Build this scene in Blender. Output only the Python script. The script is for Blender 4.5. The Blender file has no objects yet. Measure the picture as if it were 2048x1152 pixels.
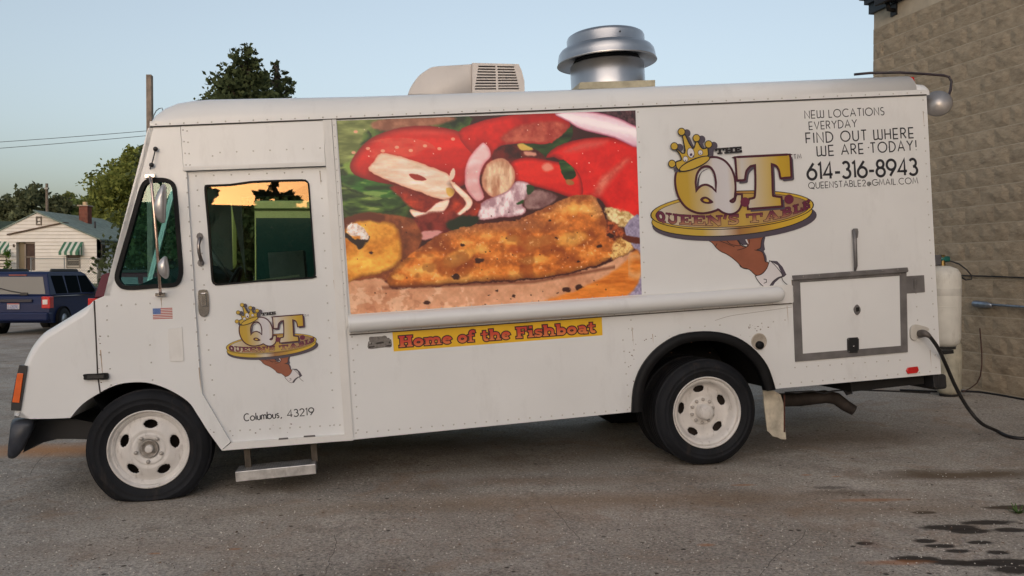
import bpy, bmesh, math, random
import numpy as np
from mathutils import Vector, Matrix
from mathutils.geometry import tessellate_polygon
random.seed(7); np.random.seed(7)
scene = bpy.context.scene
C = scene.collection
# ------------------------------------------------------------------ camera
F = 1700.0
PITCH = math.atan(31/F)
def ray(px, py):
    x = (px-1024)/F; y = (576-py)/F
    c, s = math.cos(PITCH), math.sin(PITCH)
    return Vector((x, c + y*s, -s + y*c))
FZ = 5.6
_r = ray(275, 1004); _k = FZ/_r.y
CAMH = -(_r.z*_k)
CAM = Vector((0, 0, CAMH))
def W(px, py, Y):
    r = ray(px, py); return CAM + r*(Y/r.y)
cam = bpy.data.cameras.new("camera"); co = bpy.data.objects.new("camera", cam); C.objects.link(co)
co.location = CAM; co.rotation_euler = (math.pi/2-PITCH, 0, 0)
cam.sensor_width = 36; cam.lens = 36*F/2048; cam.clip_start = .05; cam.clip_end = 3000
scene.camera = co
# ------------------------------------------------------------------ sky, sun, exposure
SUN_EL, SUN_AZ = 0.7, 188.0       # azimuth measured clockwise from +Y (the view direction): behind the camera
world = bpy.data.worlds.new("World"); scene.world = world; world.use_nodes = True
nt = world.node_tree; nt.nodes.clear()
sky = nt.nodes.new('ShaderNodeTexSky'); sky.sky_type = 'NISHITA'; sky.sun_disc = False
sky.sun_elevation = math.radians(SUN_EL); sky.sun_rotation = math.radians(SUN_AZ)
sky.altitude = 200; sky.air_density = .5; sky.dust_density = 4.8; sky.ozone_density = .6
bg = nt.nodes.new('ShaderNodeBackground'); bg.inputs['Strength'].default_value = .15
wo = nt.nodes.new('ShaderNodeOutputWorld')
hsv = nt.nodes.new('ShaderNodeHueSaturation'); hsv.inputs['Saturation'].default_value = .64; nt.links.new(sky.outputs[0], hsv.inputs['Color']); nt.links.new(hsv.outputs[0], bg.inputs[0]); nt.links.new(bg.outputs[0], wo.inputs[0])
evening_glow = bpy.data.lights.new("evening_glow", 'SUN'); evening_glow.energy = .12; evening_glow.angle = math.radians(60); evening_glow.color = (1, .88, .80)
so = bpy.data.objects.new("evening_glow", evening_glow); C.objects.link(so)
_az, _el = math.radians(SUN_AZ), math.radians(34)  # lamp raised far above the low sunset, standing in for the wide evening glow
so.rotation_euler = Vector((math.sin(_az)*math.cos(_el), math.cos(_az)*math.cos(_el), math.sin(_el))).to_track_quat('Z', 'Y').to_euler()
scene.view_settings.view_transform = 'Standard'; scene.view_settings.look = 'None'
scene.view_settings.gamma = 1; scene.view_settings.use_curve_mapping = False
scene.view_settings.exposure = 2.45
# ------------------------------------------------------------------ materials
def lin(c):
    return tuple(((v/255)/12.92 if v/255 <= .04045 else ((v/255+.055)/1.055)**2.4) for v in c)
MATS = {}
def mat(name, col, rough=.5, metal=0., var=0., vscale=6., bump=0., bscale=40., dirt=0., spec=.5, coat=0.):
    if name in MATS: return MATS[name]
    m = bpy.data.materials.new(name); m.use_nodes = True; t = m.node_tree; b = t.nodes['Principled BSDF']
    b.inputs['Roughness'].default_value = rough; b.inputs['Metallic'].default_value = metal
    b.inputs['Specular IOR Level'].default_value = spec; b.inputs['Coat Weight'].default_value = coat
    b.inputs['Base Color'].default_value = (*col, 1)
    tc = t.nodes.new('ShaderNodeTexCoord')
    if var > 0 or dirt > 0:
        n = t.nodes.new('ShaderNodeTexNoise'); n.inputs['Scale'].default_value = vscale; n.inputs['Detail'].default_value = 6
        t.links.new(tc.outputs['Object'], n.inputs['Vector'])
        r = t.nodes.new('ShaderNodeValToRGB')
        r.color_ramp.elements[0].position = .3; r.color_ramp.elements[1].position = .7
        r.color_ramp.elements[0].color = (*[max(0, c*(1-var)) for c in col], 1)
        r.color_ramp.elements[1].color = (*[min(1, c*(1+var)) for c in col], 1)
        t.links.new(n.outputs['Fac'], r.inputs['Fac']); out = r.outputs['Color']
        if dirt > 0:
            n2 = t.nodes.new('ShaderNodeTexNoise'); n2.inputs['Scale'].default_value = vscale*2.7; n2.inputs['Detail'].default_value = 8
            n2.inputs['Roughness'].default_value = .7
            mp = t.nodes.new('ShaderNodeMapping'); mp.inputs['Scale'].default_value = (1, 1, .35)
            t.links.new(tc.outputs['Object'], mp.inputs['Vector']); t.links.new(mp.outputs[0], n2.inputs['Vector'])
            r2 = t.nodes.new('ShaderNodeValToRGB'); r2.color_ramp.elements[0].position = .55; r2.color_ramp.elements[1].position = .78
            r2.color_ramp.elements[0].color = (0, 0, 0, 1); r2.color_ramp.elements[1].color = (dirt, dirt, dirt, 1)
            t.links.new(n2.outputs['Fac'], r2.inputs['Fac'])
            mx = t.nodes.new('ShaderNodeMixRGB'); mx.inputs['Color2'].default_value = (.12, .085, .06, 1)
            t.links.new(r2.outputs['Color'], mx.inputs['Fac']); t.links.new(out, mx.inputs['Color1']); out = mx.outputs[0]
        t.links.new(out, b.inputs['Base Color'])
    if bump > 0:
        nb = t.nodes.new('ShaderNodeTexNoise'); nb.inputs['Scale'].default_value = bscale; nb.inputs['Detail'].default_value = 5
        t.links.new(tc.outputs['Object'], nb.inputs['Vector'])
        bp = t.nodes.new('ShaderNodeBump'); bp.inputs['Strength'].default_value = 1; bp.inputs['Distance'].default_value = bump
        t.links.new(nb.outputs['Fac'], bp.inputs['Height']); t.links.new(bp.outputs[0], b.inputs['Normal'])
    MATS[name] = m; return m
def glass(name, tint, refl, rough=.01, ior=1.5, body=None, alpha=.0, reflection_tint=(1, 1, 1)):
    m = bpy.data.materials.new(name); m.use_nodes = True; t = m.node_tree; t.nodes.clear()
    o = t.nodes.new('ShaderNodeOutputMaterial'); tr = t.nodes.new('ShaderNodeBsdfTransparent'); tr.inputs[0].default_value = (*tint, 1)
    gl = t.nodes.new('ShaderNodeBsdfGlossy'); gl.inputs['Roughness'].default_value = rough; gl.inputs[0].default_value = (*reflection_tint, 1)
    lw = t.nodes.new('ShaderNodeLayerWeight'); lw.inputs['Blend'].default_value = .5
    fr = t.nodes.new('ShaderNodeMath'); fr.operation = 'POWER'; fr.inputs[1].default_value = 4.5; t.links.new(lw.outputs['Facing'], fr.inputs[0])
    ad = t.nodes.new('ShaderNodeMath'); ad.operation = 'MULTIPLY_ADD'; ad.inputs[1].default_value = min(1, (ior-1)*1.6); ad.inputs[2].default_value = refl; ad.use_clamp = True
    t.links.new(fr.outputs[0], ad.inputs[0])
    mx = t.nodes.new('ShaderNodeMixShader'); t.links.new(ad.outputs[0], mx.inputs[0]); t.links.new(tr.outputs[0], mx.inputs[1]); t.links.new(gl.outputs[0], mx.inputs[2])
    src = mx
    if body:
        df = t.nodes.new('ShaderNodeBsdfDiffuse'); df.inputs[0].default_value = (*body, 1)
        m2 = t.nodes.new('ShaderNodeMixShader'); m2.inputs[0].default_value = alpha
        t.links.new(mx.outputs[0], m2.inputs[1]); t.links.new(df.outputs[0], m2.inputs[2]); src = m2
    t.links.new(src.outputs[0], o.inputs['Surface']); MATS[name] = m; return m
def rampmat(name, axis, a, b, stops, rough=.45, slope=0.):
    "print ink whose colour runs along one object axis"
    m = bpy.data.materials.new(name); m.use_nodes = True; t = m.node_tree; p = t.nodes['Principled BSDF']
    p.inputs['Roughness'].default_value = rough
    tc = t.nodes.new('ShaderNodeTexCoord'); sx = t.nodes.new('ShaderNodeSeparateXYZ'); t.links.new(tc.outputs['Object'], sx.inputs[0])
    src = sx.outputs['X' if axis == 0 else 'Z']
    if slope:
        mu = t.nodes.new('ShaderNodeMath'); mu.operation = 'MULTIPLY_ADD'; mu.inputs[1].default_value = slope
        t.links.new(sx.outputs['X' if axis == 2 else 'Z'], mu.inputs[0]); t.links.new(src, mu.inputs[2]); src = mu.outputs[0]
    mr = t.nodes.new('ShaderNodeMapRange'); mr.inputs['From Min'].default_value = a; mr.inputs['From Max'].default_value = b
    t.links.new(src, mr.inputs[0]); r = t.nodes.new('ShaderNodeValToRGB')
    while len(r.color_ramp.elements) < len(stops): r.color_ramp.elements.new(.5)
    for e, (ps, cc) in zip(r.color_ramp.elements, stops): e.position = ps; e.color = (*cc, 1)
    t.links.new(mr.outputs[0], r.inputs[0]); t.links.new(r.outputs[0], p.inputs['Base Color'])
    return m
# ------------------------------------------------------------------ mesh builder
def cross_frame(d):
    d = d.normalized(); u = Vector((0, 0, 1)) if abs(d.z) < .9 else Vector((1, 0, 0))
    a = d.cross(u).normalized(); return a, d.cross(a).normalized()
class MB:
    def __init__(s): s.v = []; s.f = []; s.sm = []
    def add(s, vs, fs, smooth=False):
        n = len(s.v); s.v += [tuple(p) for p in vs]; s.f += [tuple(i+n for i in f) for f in fs]; s.sm += [smooth]*len(fs); return s
    def box(s, x0, x1, y0, y1, z0, z1):
        return s.add([(x, y, z) for x in (x0, x1) for y in (y0, y1) for z in (z0, z1)],
            [(0,1,3,2),(4,6,7,5),(0,4,5,1),(2,3,7,6),(0,2,6,4),(1,5,7,3)])
    def hexa(s, pts): # 4 front + 4 back corners in the same order
        return s.add(pts, [(0,1,2,3),(7,6,5,4),(0,4,5,1),(1,5,6,2),(2,6,7,3),(3,7,4,0)])
    def prism(s, loops, y0, y1, caps=(1, 1)):
        "loops: list of [(x,z)...] outer then holes; extruded along y"
        tri = tessellate_polygon([[Vector((p[0], p[1], 0)) for p in l] for l in loops])
        flat = [p for l in loops for p in l]; n = len(flat)
        fs = []
        if caps[0]: fs += [tuple(t) for t in tri]
        if caps[1]: fs += [tuple(i+n for i in reversed(t)) for t in tri]
        vs = [(p[0], y0, p[1]) for p in flat]+[(p[0], y1, p[1]) for p in flat]
        s.add(vs, fs)
        k = 0; base = len(s.v)-2*n; sf = []
        for l in loops:
            m = len(l)
            for i in range(m): a, b = k+i, k+(i+1) % m; sf.append((base+a, base+b, base+b+n, base+a+n))
            k += m
        s.f += sf; s.sm += [False]*len(sf); return s
    def poly(s, loops, y):
        tri = tessellate_polygon([[Vector((p[0], p[1], 0)) for p in l] for l in loops])
        return s.add([(p[0], y, p[1]) for l in loops for p in l], [tuple(t) for t in tri])
    def tube(s, pts, r, n=8, caps=True, closed=False):
        pts = [Vector(p) for p in pts]; m = len(pts); rr = r if isinstance(r, (list, tuple)) else [r]*m
        vs = []; up = None
        for i, p in enumerate(pts):
            if closed: d = pts[(i+1) % m]-pts[i-1]
            else: d = pts[min(i+1, m-1)]-pts[max(i-1, 0)]
            d.normalize()
            if up is None: a, b = cross_frame(d); up = a
            a = (up-d*up.dot(d)).normalized(); up = a; b = d.cross(a)
            vs += [p+(a*math.cos(2*math.pi*k/n)+b*math.sin(2*math.pi*k/n))*rr[i] for k in range(n)]
        fs = [(i*n+k, i*n+(k+1) % n, ((i+1) % m)*n+(k+1) % n, ((i+1) % m)*n+k) for i in range(m if closed else m-1) for k in range(n)]
        s.add(vs, fs, True)
        if caps and not closed:
            s.add(vs[:n], [tuple(range(n))]); s.add(vs[-n:], [tuple(reversed(range(n)))])
        return s
    def lathe(s, prof, n=32, M=None, smooth=True):
        "prof [(r,z)] round local z; M places it"
        M = M or Matrix(); vs = []
        for r, z in prof: vs += [M @ Vector((r*math.cos(2*math.pi*k/n), r*math.sin(2*math.pi*k/n), z)) for k in range(n)]
        return s.add(vs, [(i*n+k, i*n+(k+1) % n, (i+1)*n+(k+1) % n, (i+1)*n+k) for i in range(len(prof)-1) for k in range(n)], smooth)
    def disc(s, r, z, n=24, M=None):
        M = M or Matrix(); return s.add([M @ Vector((r*math.cos(2*math.pi*k/n), r*math.sin(2*math.pi*k/n), z)) for k in range(n)], [tuple(range(n))])
    def ball(s, c, rx, ry=None, rz=None, n=12, h=8):
        ry = ry or rx; rz = rz or rx; c = Vector(c); vs = []
        for i in range(h+1):
            t = math.pi*i/h
            vs += [c+Vector((rx*math.sin(t)*math.cos(2*math.pi*k/n), ry*math.sin(t)*math.sin(2*math.pi*k/n), rz*math.cos(t))) for k in range(n)]
        return s.add(vs, [(i*n+k, i*n+(k+1) % n, (i+1)*n+(k+1) % n, (i+1)*n+k) for i in range(h) for k in range(n)], True)
    def build(s, name, m, parent=None, bevel=0, **kw):
        me = bpy.data.meshes.new(name); me.from_pydata(s.v, [], s.f); me.validate()
        if len(me.polygons) == len(s.sm): me.polygons.foreach_set('use_smooth', s.sm)
        bm = bmesh.new(); bm.from_mesh(me); bmesh.ops.remove_doubles(bm, verts=bm.verts, dist=1e-6); bmesh.ops.recalc_face_normals(bm, faces=bm.faces)
        bm.to_mesh(me); bm.free()
        o = bpy.data.objects.new(name, me); C.objects.link(o); me.materials.append(m)
        if parent: o.parent = parent
        if bevel:
            b = o.modifiers.new('bevel', 'BEVEL'); b.width = bevel; b.segments = 2; b.limit_method = 'ANGLE'; b.angle_limit = math.radians(40)
        for k, v in kw.items(): o[k] = v
        return o
def thing(name, label, cat, loc=(0, 0, 0), rz=0, group=None):
    o = bpy.data.objects.new(name, None); C.objects.link(o); o.location = loc; o.rotation_euler = (0, 0, rz); o.empty_display_size = .2
    o['label'] = label; o['category'] = cat
    if group: o['group'] = group
    return o
def copy_tree(o, parent=None, label=None):
    c = o.copy(); C.objects.link(c)
    if parent: c.parent = parent
    if label: c['label'] = label
    for ch in list(o.children): copy_tree(ch, c)
    return c
def spline(pts, n=6, closed=False, corners=()):
    out = []; m = len(pts); P = [Vector((p[0], p[1])) for p in pts]
    rng = m if closed else m-1
    for i in range(rng):
        p1, p2 = P[i], P[(i+1) % m]
        p0 = P[i-1] if (closed or i > 0) else p1
        p3 = P[(i+2) % m] if (closed or i+2 < m) else p2
        if i in corners: p0 = p1
        if (i+1) % m in corners: p3 = p2
        for k in range(n):
            t = k/n
            q = .5*((2*p1)+(p2-p0)*t+(2*p0-5*p1+4*p2-p3)*t*t+(3*p1-p0-3*p2+p3)*t**3); out.append((q.x, q.y))
    if not closed: out.append(tuple(P[-1]))
    return out
def ribbon_pts(pts, w, closed=False):
    "left/right offset points of a 2-D polyline"
    m = len(pts); L = []; R = []
    P = [Vector((p[0], p[1])) for p in pts]
    for i in range(m):
        a = P[i-1] if (closed or i > 0) else P[i]; b = P[(i+1) % m] if (closed or i < m-1) else P[i]
        d1 = (P[i]-a); d2 = (b-P[i])
        if d1.length < 1e-9: d1 = d2
        if d2.length < 1e-9: d2 = d1
        d1 = d1.normalized(); d2 = d2.normalized(); n1 = Vector((-d1.y, d1.x)); n2 = Vector((-d2.y, d2.x))
        n = n1+n2
        n = n.normalized() if n.length > 1e-6 else n1
        k = min(1.6, 1/max(.3, n.dot(n1))); L.append(P[i]+n*w/2*k); R.append(P[i]-n*w/2*k)
    return L, R
# ------------------------------------------------------------------ ground
def sstep(a, b, x): t = min(1, max(0, (x-a)/(b-a))); return t*t*(3-2*t)
def gz(x, y):
    z = .0165*(x+2.47) if x > -2.47 else .008*(x+2.47)
    z = max(z, -.3)
    if x > 8: z = .0165*10.47
    z += .10*sstep(2.2, 5, x)*sstep(5.5, 8.5, y)
    z += 0.95*sstep(38, 56, y)
    return z
# ================================================================== the ground
def asphalt():
    m = bpy.data.materials.new('asphalt'); m.use_nodes = True; t = m.node_tree; N = t.nodes.new; L = t.links.new
    b = t.nodes['Principled BSDF']; tc = N('ShaderNodeTexCoord'); P = tc.outputs['Object']
    def noise(scale, det=5, rough=.6, vec=P, dist=0):
        n = N('ShaderNodeTexNoise'); n.inputs['Scale'].default_value = scale; n.inputs['Detail'].default_value = det
        n.inputs['Roughness'].default_value = rough; n.inputs['Distortion'].default_value = dist; L(vec, n.inputs['Vector']); return n.outputs['Fac']
    def ramp(f, stops):
        r = N('ShaderNodeValToRGB')
        while len(r.color_ramp.elements) < len(stops): r.color_ramp.elements.new(.5)
        for e, (p, c) in zip(r.color_ramp.elements, stops): e.position = p; e.color = (*c, 1) if len(c) == 3 else c
        L(f, r.inputs[0]); return r.outputs[0]
    def mix(f, a, c2, mode='MIX'):
        x = N('ShaderNodeMixRGB'); x.blend_type = mode; L(f, x.inputs[0]) if not isinstance(f, float) else setattr(x.inputs[0], 'default_value', f)
        for i, q in ((1, a), (2, c2)):
            if isinstance(q, tuple): x.inputs[i].default_value = (*q, 1)
            else: L(q, x.inputs[i])
        return x.outputs[0]
    col = ramp(noise(.55, 8, .62), [(.3, (.25, .215, .18)), (.5, (.37, .33, .285)), (.7, (.47, .425, .375))])
    col = mix(ramp(noise(2.3, 6, .7, dist=.6), [(.5, (0, 0, 0)), (.72, (.5, .5, .5))]), col, (.16, .12, .085))
    col = mix(ramp(noise(38, 3, .7), [(.38, (.55, .55, .55)), (.62, (1.35, 1.35, 1.35))]), col, ramp(noise(38, 3, .7), [(.35, (.5,)*3), (.65, (1.5,)*3)]), 'MULTIPLY') if False else col
    col = mix(1.0, col, ramp(noise(58, 4, .8), [(.34, (.45, .45, .45)), (.5, (1, 1, 1)), (.66, (1.5, 1.48, 1.44))]), 'MULTIPLY')
    v = N('ShaderNodeTexVoronoi'); v.inputs['Scale'].default_value = 62; L(P, v.inputs['Vector'])
    col = mix(ramp(v.outputs['Distance'], [(.0, (1, 1, 1)), (.16, (0, 0, 0))]), col, mix(1.0, (.55, .5, .45), v.outputs['Color'], 'MULTIPLY'))
    v3 = N('ShaderNodeTexVoronoi'); v3.inputs['Scale'].default_value = 17; L(P, v3.inputs['Vector'])
    sep = N('ShaderNodeSeparateColor'); L(v3.outputs['Color'], sep.inputs[0])
    spk = N('ShaderNodeMath'); spk.operation = 'MULTIPLY'; L(ramp(v3.outputs['Distance'], [(.10, (1, 1, 1)), (.16, (0, 0, 0))]), spk.inputs[0])
    L(ramp(sep.outputs[0], [(.80, (0, 0, 0)), (.82, (1, 1, 1))]), spk.inputs[1]); col = mix(spk.outputs[0], col, (.62, .58, .52))
    spk2 = N('ShaderNodeMath'); spk2.operation = 'MULTIPLY'; L(ramp(v3.outputs['Distance'], [(.18, (1, 1, 1)), (.28, (0, 0, 0))]), spk2.inputs[0])
    L(ramp(sep.outputs[1], [(.95, (0, 0, 0)), (.96, (1, 1, 1))]), spk2.inputs[1]); col = mix(spk2.outputs[0], col, (.07, .055, .045))
    # rust coloured wash
    col = mix(ramp(noise(1.6, 7, .7, dist=1.), [(.52, (0, 0, 0)), (.72, (.6, .6, .6))]), col, (.31, .20, .125))
    # stains and painted under-truck shade with a place of their own (x, y, rx, ry, strength, colour)
    sx = N('ShaderNodeSeparateXYZ'); L(P, sx.inputs[0]); wob = noise(3.2, 6, .72)
    wob2 = noise(11, 4, .7)
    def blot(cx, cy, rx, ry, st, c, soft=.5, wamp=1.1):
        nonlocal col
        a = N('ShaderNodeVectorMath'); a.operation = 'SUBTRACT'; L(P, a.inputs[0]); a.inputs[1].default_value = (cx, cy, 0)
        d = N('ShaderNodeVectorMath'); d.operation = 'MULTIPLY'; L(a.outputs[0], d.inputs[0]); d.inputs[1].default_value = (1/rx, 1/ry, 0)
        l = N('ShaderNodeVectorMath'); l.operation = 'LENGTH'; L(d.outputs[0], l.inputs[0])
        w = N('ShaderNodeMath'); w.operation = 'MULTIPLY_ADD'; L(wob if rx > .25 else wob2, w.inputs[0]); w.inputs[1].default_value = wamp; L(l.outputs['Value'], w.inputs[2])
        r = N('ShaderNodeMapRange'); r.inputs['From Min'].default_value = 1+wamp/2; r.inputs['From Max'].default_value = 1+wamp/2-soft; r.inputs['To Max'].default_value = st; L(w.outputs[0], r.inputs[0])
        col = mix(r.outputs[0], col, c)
    for s in STAINS_AND_SHADE: blot(*s)
    L(col, b.inputs['Base Color']); b.inputs['Roughness'].default_value = .88; b.inputs['Specular IOR Level'].default_value = .25
    # cracks + grain as relief
    hv = N('ShaderNodeMath'); hv.operation = 'MULTIPLY_ADD'; L(noise(60, 3, .7), hv.inputs[0]); hv.inputs[1].default_value = .5; L(noise(14, 4, .6), hv.inputs[2])
    bp = N('ShaderNodeBump'); bp.inputs['Strength'].default_value = .9; bp.inputs['Distance'].default_value = .012; L(hv.outputs[0], bp.inputs['Height']); L(bp.outputs[0], b.inputs['Normal'])
    return m
def gpt(px, py):
    "ground point seen at a pixel (fixed-point on the ground height)"
    r = ray(px, py); z = 0
    for _ in range(12): k = (z-CAMH)/r.z; z = gz(r.x*k, r.y*k)
    return r.x*k, r.y*k
DK = (.035, .028, .024); BR = (.13, .09, .055); RU = (.42, .17, .06)
STAINS_AND_SHADE = []
def st(px, py, rx, ry, s, c, soft=.5, w=1.1):
    x, y = gpt(px, py); STAINS_AND_SHADE.append((x, y, rx, ry, s, c, soft, w))
st(300, 1100, 1.2, .25, .35, (.27, .19, .13), .9); st(1150, 960, 1.6, .18, .4, (.24, .15, .09), .9); st(1920, 950, .85, .17, .9, BR, .7); st(1850, 943, .35, .10, .5, BR, .7); st(1700, 985, .40, .10, .45, DK, .8, .8); st(1665, 975, .16, .05, .6, DK)
for a in [(1900,1055,.17,.055),(1935,1062,.12,.05),(1975,1045,.16,.045),(2020,1060,.10,.04),(2030,1015,.18,.05),(1960,1085,.07,.03),(1850,1082,.07,.035),
          (1880,1092,.09,.035),(1915,1102,.07,.03),(1830,1118,.13,.05),(1900,1125,.10,.045),(1950,1128,.11,.04),(2010,1125,.18,.055),(2040,1140,.14,.06),(1730,1087,.05,.03),(1850,1025,.08,.03),(1995,1105,.06,.03)]:
    st(a[0], a[1], a[2]*1.15, a[3]*1.2, .95, DK, .35, .9)
for a in [(1612,950,.05,.025),(1672,953,.04,.02),(1487,970,.10,.03),(1412,1090,.06,.03),(1795,1125,.22,.05),(470,1098,.05,.02),(310,1107,.05,.02),(1745,1000,.3,.05)]:
    st(a[0], a[1], a[2], a[3], .6, RU, .6, .9)
st(110, 900, 1.15, .38, .95, (.46, .23, .10), .8, .6); st(1650, 880, 1.7, .5, .55, (.12, .075, .045), .9); st(800, 890, 2.0, .5, .6, (.10, .065, .04), .9); st(1250, 1000, 2.4, .28, .6, (.26, .17, .10), .9); st(1750, 1020, 1.2, .22, .5, (.25, .165, .10), .9); st(500, 1020, 1.6, .2, .3, (.26, .2, .14), .9); st(1745, 1090, .05, .16, .3, (.2, .12, .09))  # the two wide dark browns under the truck paint its shade into the asphalt
# long thin cracks: chains of narrow dark marks are modelled below as recessed strips
gm = MB(); xs = [-400, -150, -70, -40, -25, -15]+[x*.5 for x in range(-24, 21)]+[12, 15, 20, 30, 60, 150, 400]
ys = [-400, -120, -60, -30, -15, -8, -4]+[y*.5 for y in range(-6, 25)]+[14, 17, 20, 25, 30, 36, 40, 44, 48, 52, 56, 62, 80, 120, 200, 400, 900]
nx = len(xs)
gm.add([(x, y, gz(x, y)) for y in ys for x in xs], [(j*nx+i, j*nx+i+1, (j+1)*nx+i+1, (j+1)*nx+i) for j in range(len(ys)-1) for i in range(nx-1)], True)
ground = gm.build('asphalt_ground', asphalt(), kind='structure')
GR = mat('lawn', (.05, .085, .025), .95, var=.45, vscale=1.5, bump=.02, bscale=9)
lw = MB(); lx = [-120, -80, -55, -40, -30, -20, -8, 10, 60]; ly = [49, 52, 56, 62, 80, 130]
lw.add([(x, y, gz(x, y)+.02) for y in ly for x in lx], [(j*9+i, j*9+i+1, (j+1)*9+i+1, (j+1)*9+i) for j in range(5) for i in range(8)], True)
lw.build('lawn', GR, kind='structure')
# ================================================================== the truck frame of reference
def c2w(x, y, z): c, s = math.cos(PITCH), math.sin(PITCH); return Vector((x, z*c+y*s, -z*s+y*c))
TD = c2w(8966, 722, 1700).normalized()
TU = c2w(-.0605, 1, -.011); TU = (TU-TD*TU.dot(TD)).normalized()
TN = TU.cross(TD).normalized()
TO = W(275, 1004, FZ)
TM = Matrix(((TD.x, TN.x, TU.x, TO.x), (TD.y, TN.y, TU.y, TO.y), (TD.z, TN.z, TU.z, TO.z), (0, 0, 0, 1))); TMI = TM.inverted()
def S(px, py, off=0.):
    r = ray(px, py); k = (off-(CAM-TO).dot(TN))/r.dot(TN); p = CAM+r*k-TO
    return p.dot(TD), p.dot(TU)
def SL(pts, off=0.): return [S(x, y, off) for x, y in pts]
def cp(ox, oy, s, pts): return [(ox+x/s, oy+y/s) for x, y in pts]
truck = thing('food_truck', 'white step van food truck with a fish sandwich mural and crown logo on its side', 'food truck')
truck.matrix_world = TM
TW = 2.2
def T(mb, name, m, parent=truck, **kw): return mb.build(name, m, parent, **kw)
WH = mat('truck_paint', (.745, .75, .75), .30, var=.04, vscale=1.3, bump=.0035, bscale=1.4, dirt=.16, coat=.2)
WH2 = mat('trim_paint', (.72, .71, .69), .4, var=.05, vscale=3, dirt=.16)
BLK = mat('black_rubber', (.009, .009, .010), .6, var=.3, vscale=8, spec=.2)
BLP = mat('black_plastic', (.018, .018, .02), .42, var=.3, vscale=6, bump=.001, bscale=60)
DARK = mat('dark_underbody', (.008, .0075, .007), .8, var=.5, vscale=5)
CHR = mat('chrome', (.62, .60, .58), .16, 1, var=.1, vscale=20)
ALU = mat('brushed_aluminium', (.33, .33, .345), .38, 1, var=.22, vscale=14, bump=.0006, bscale=120)
GAL = mat('grey_trim_metal', (.20, .19, .19), .55, .6, var=.22, vscale=9, bump=.001, bscale=50)
TIRE = mat('tyre_rubber', (.010, .011, .014), .72, var=.35, vscale=5, bump=.002, bscale=30, spec=.25, dirt=.28)
RIM = mat('wheel_paint', (.66, .63, .60), .45, var=.10, vscale=9, dirt=.6)
ORG = mat('orange_lens', (.75, .13, .02), .25, var=.15, vscale=12, coat=.5)
RED = mat('red_lens', (.55, .015, .015), .25, var=.15, vscale=15, coat=.5)
TEAL = glass('teal_glass', (.62, .86, .84), .035, ior=1.4)
DGL = glass('door_glass', (.72, .83, .77), .13, reflection_tint=(1, .54, .27)); WSG = glass('windscreen_glass', (.86, .96, .95), .0, ior=1.12)  # orange tint puts sunset colour into the door glass reflections
# arches (pixel outlines on the side plane)
FARCH = spline([(140,836),(165,808),(200,785),(224,773),(250,766),(292,765),(333,777),(375,802),(396,831),(417,864),(443,900)], 4)
RARCH = spline([(1546,778),(1540,757),(1529,729),(1507,701),(1479,679),(1446,666),(1407,662),(1359,668),(1323,687),(1296,712),(1276,743),(1265,779),(1262,824)], 3)
FA1 = [p for p in FARCH if p[0] >= 201]; FA0 = [p for p in FARCH if p[0] < 199]
def rnd(pts, n=4):
    "rounded outline from spline of control points"
    return spline(pts, n, closed=True)
QW = cp(220, 330, 4.27, [(330,118),(400,110),(480,114),(535,138),(566,185),(577,260),(590,400),(607,640),(626,880),(618,965),(590,1020),(540,1043),(400,1052),(240,1064),(150,1066),(90,1050),(50,1000),(43,950),(60,870),(150,560),(235,260),(262,180),(290,140)])
DW = cp(400, 350, 5.008, [(52,112),(70,98),(300,90),(500,62),(760,50),(1020,43),(1070,55),(1093,85),(1102,160),(1130,560),(1160,950),(1155,1005),(1125,1038),(600,1070),(200,1106),(150,1100),(120,1070),(108,960),(75,500),(44,160)])
dy = .025
cab = MB().prism([SL([(300,254),(360,251.5),(367,340),(373,344),(387,560),(398,727),(404,787),(461,884),(443,900)])[0:8]+SL(list(reversed(FA1)))+SL([(200,785),(196,750),(188,601),(208,592),(247,450),(286,312),(296,263)]), SL(rnd(QW, 3))], 0, .035)
T(cab, 'cab_side_panel', WH)
T(MB().prism([SL([(361,251.5),(646,240.6),(650.5,330),(367.5,340)])], -.001, .035), 'header_panel', WH)
T(MB().prism([SL([(664,240),(1853,190),(1882,748)])+SL(RARCH)+SL([(705,879.5)])], 0, .035), 'box_side_panel', WH)
T(MB().prism([SL([(645.5,240.7),(663,240),(707,880),(690,881.5)], 0)], -.012, .035), 'door_pillar', WH2)
T(MB().prism([SL([(664,240),(672,239.7),(696,625),(700,650),(692,655)], 0)], -.018, -.001), 'mural_edge_trim', WH2)
door = T(MB().prism([SL([(372,343),(652,333.5),(690,878),(463,885),(404,787),(398,727),(386,560)], dy), SL(rnd(DW, 2), dy)], dy, dy+.03), 'sliding_door', WH)
# door lower step trim and ledge
T(MB().prism([SL([(463,885),(690,869),(690,881.5),(443,901)])], -.006, .05), 'door_sill', WH2)
mb = MB()
for a, b in (((558,876),(576,874.5)), ((608,871),(630,869.5))): mb.prism([SL([a, b, (b[0]+1, b[1]+3.5), (a[0]-1, a[1]+3.5)])], -.008, -.0062)
T(mb, 'sill_drain_slot', mat('slot_grey', (.12, .11, .11), .7))
T(MB().prism([SL([(366,334),(651,324),(651.5,332),(366.5,342)])], -.014, .004), 'door_top_track', WH2)
def ring(px_loop, w_in, y0, y1, name, m, parent=truck, off=0.):
    "gasket: loop outline and its inset, in metres"
    L1 = SL(px_loop, off); a, b = ribbon_pts(L1, 2*w_in, True)
    ar = lambda q: abs(sum(q[i].x*q[(i+1) % len(q)].y-q[(i+1) % len(q)].x*q[i].y for i in range(len(q))))
    inner = a if ar(a) < ar(b) else b
    mb = MB().prism([L1, [(p.x, p.y) for p in inner]], y0, y1); return mb.build(name, m, parent), [(p.x, p.y) for p in inner]
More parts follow.
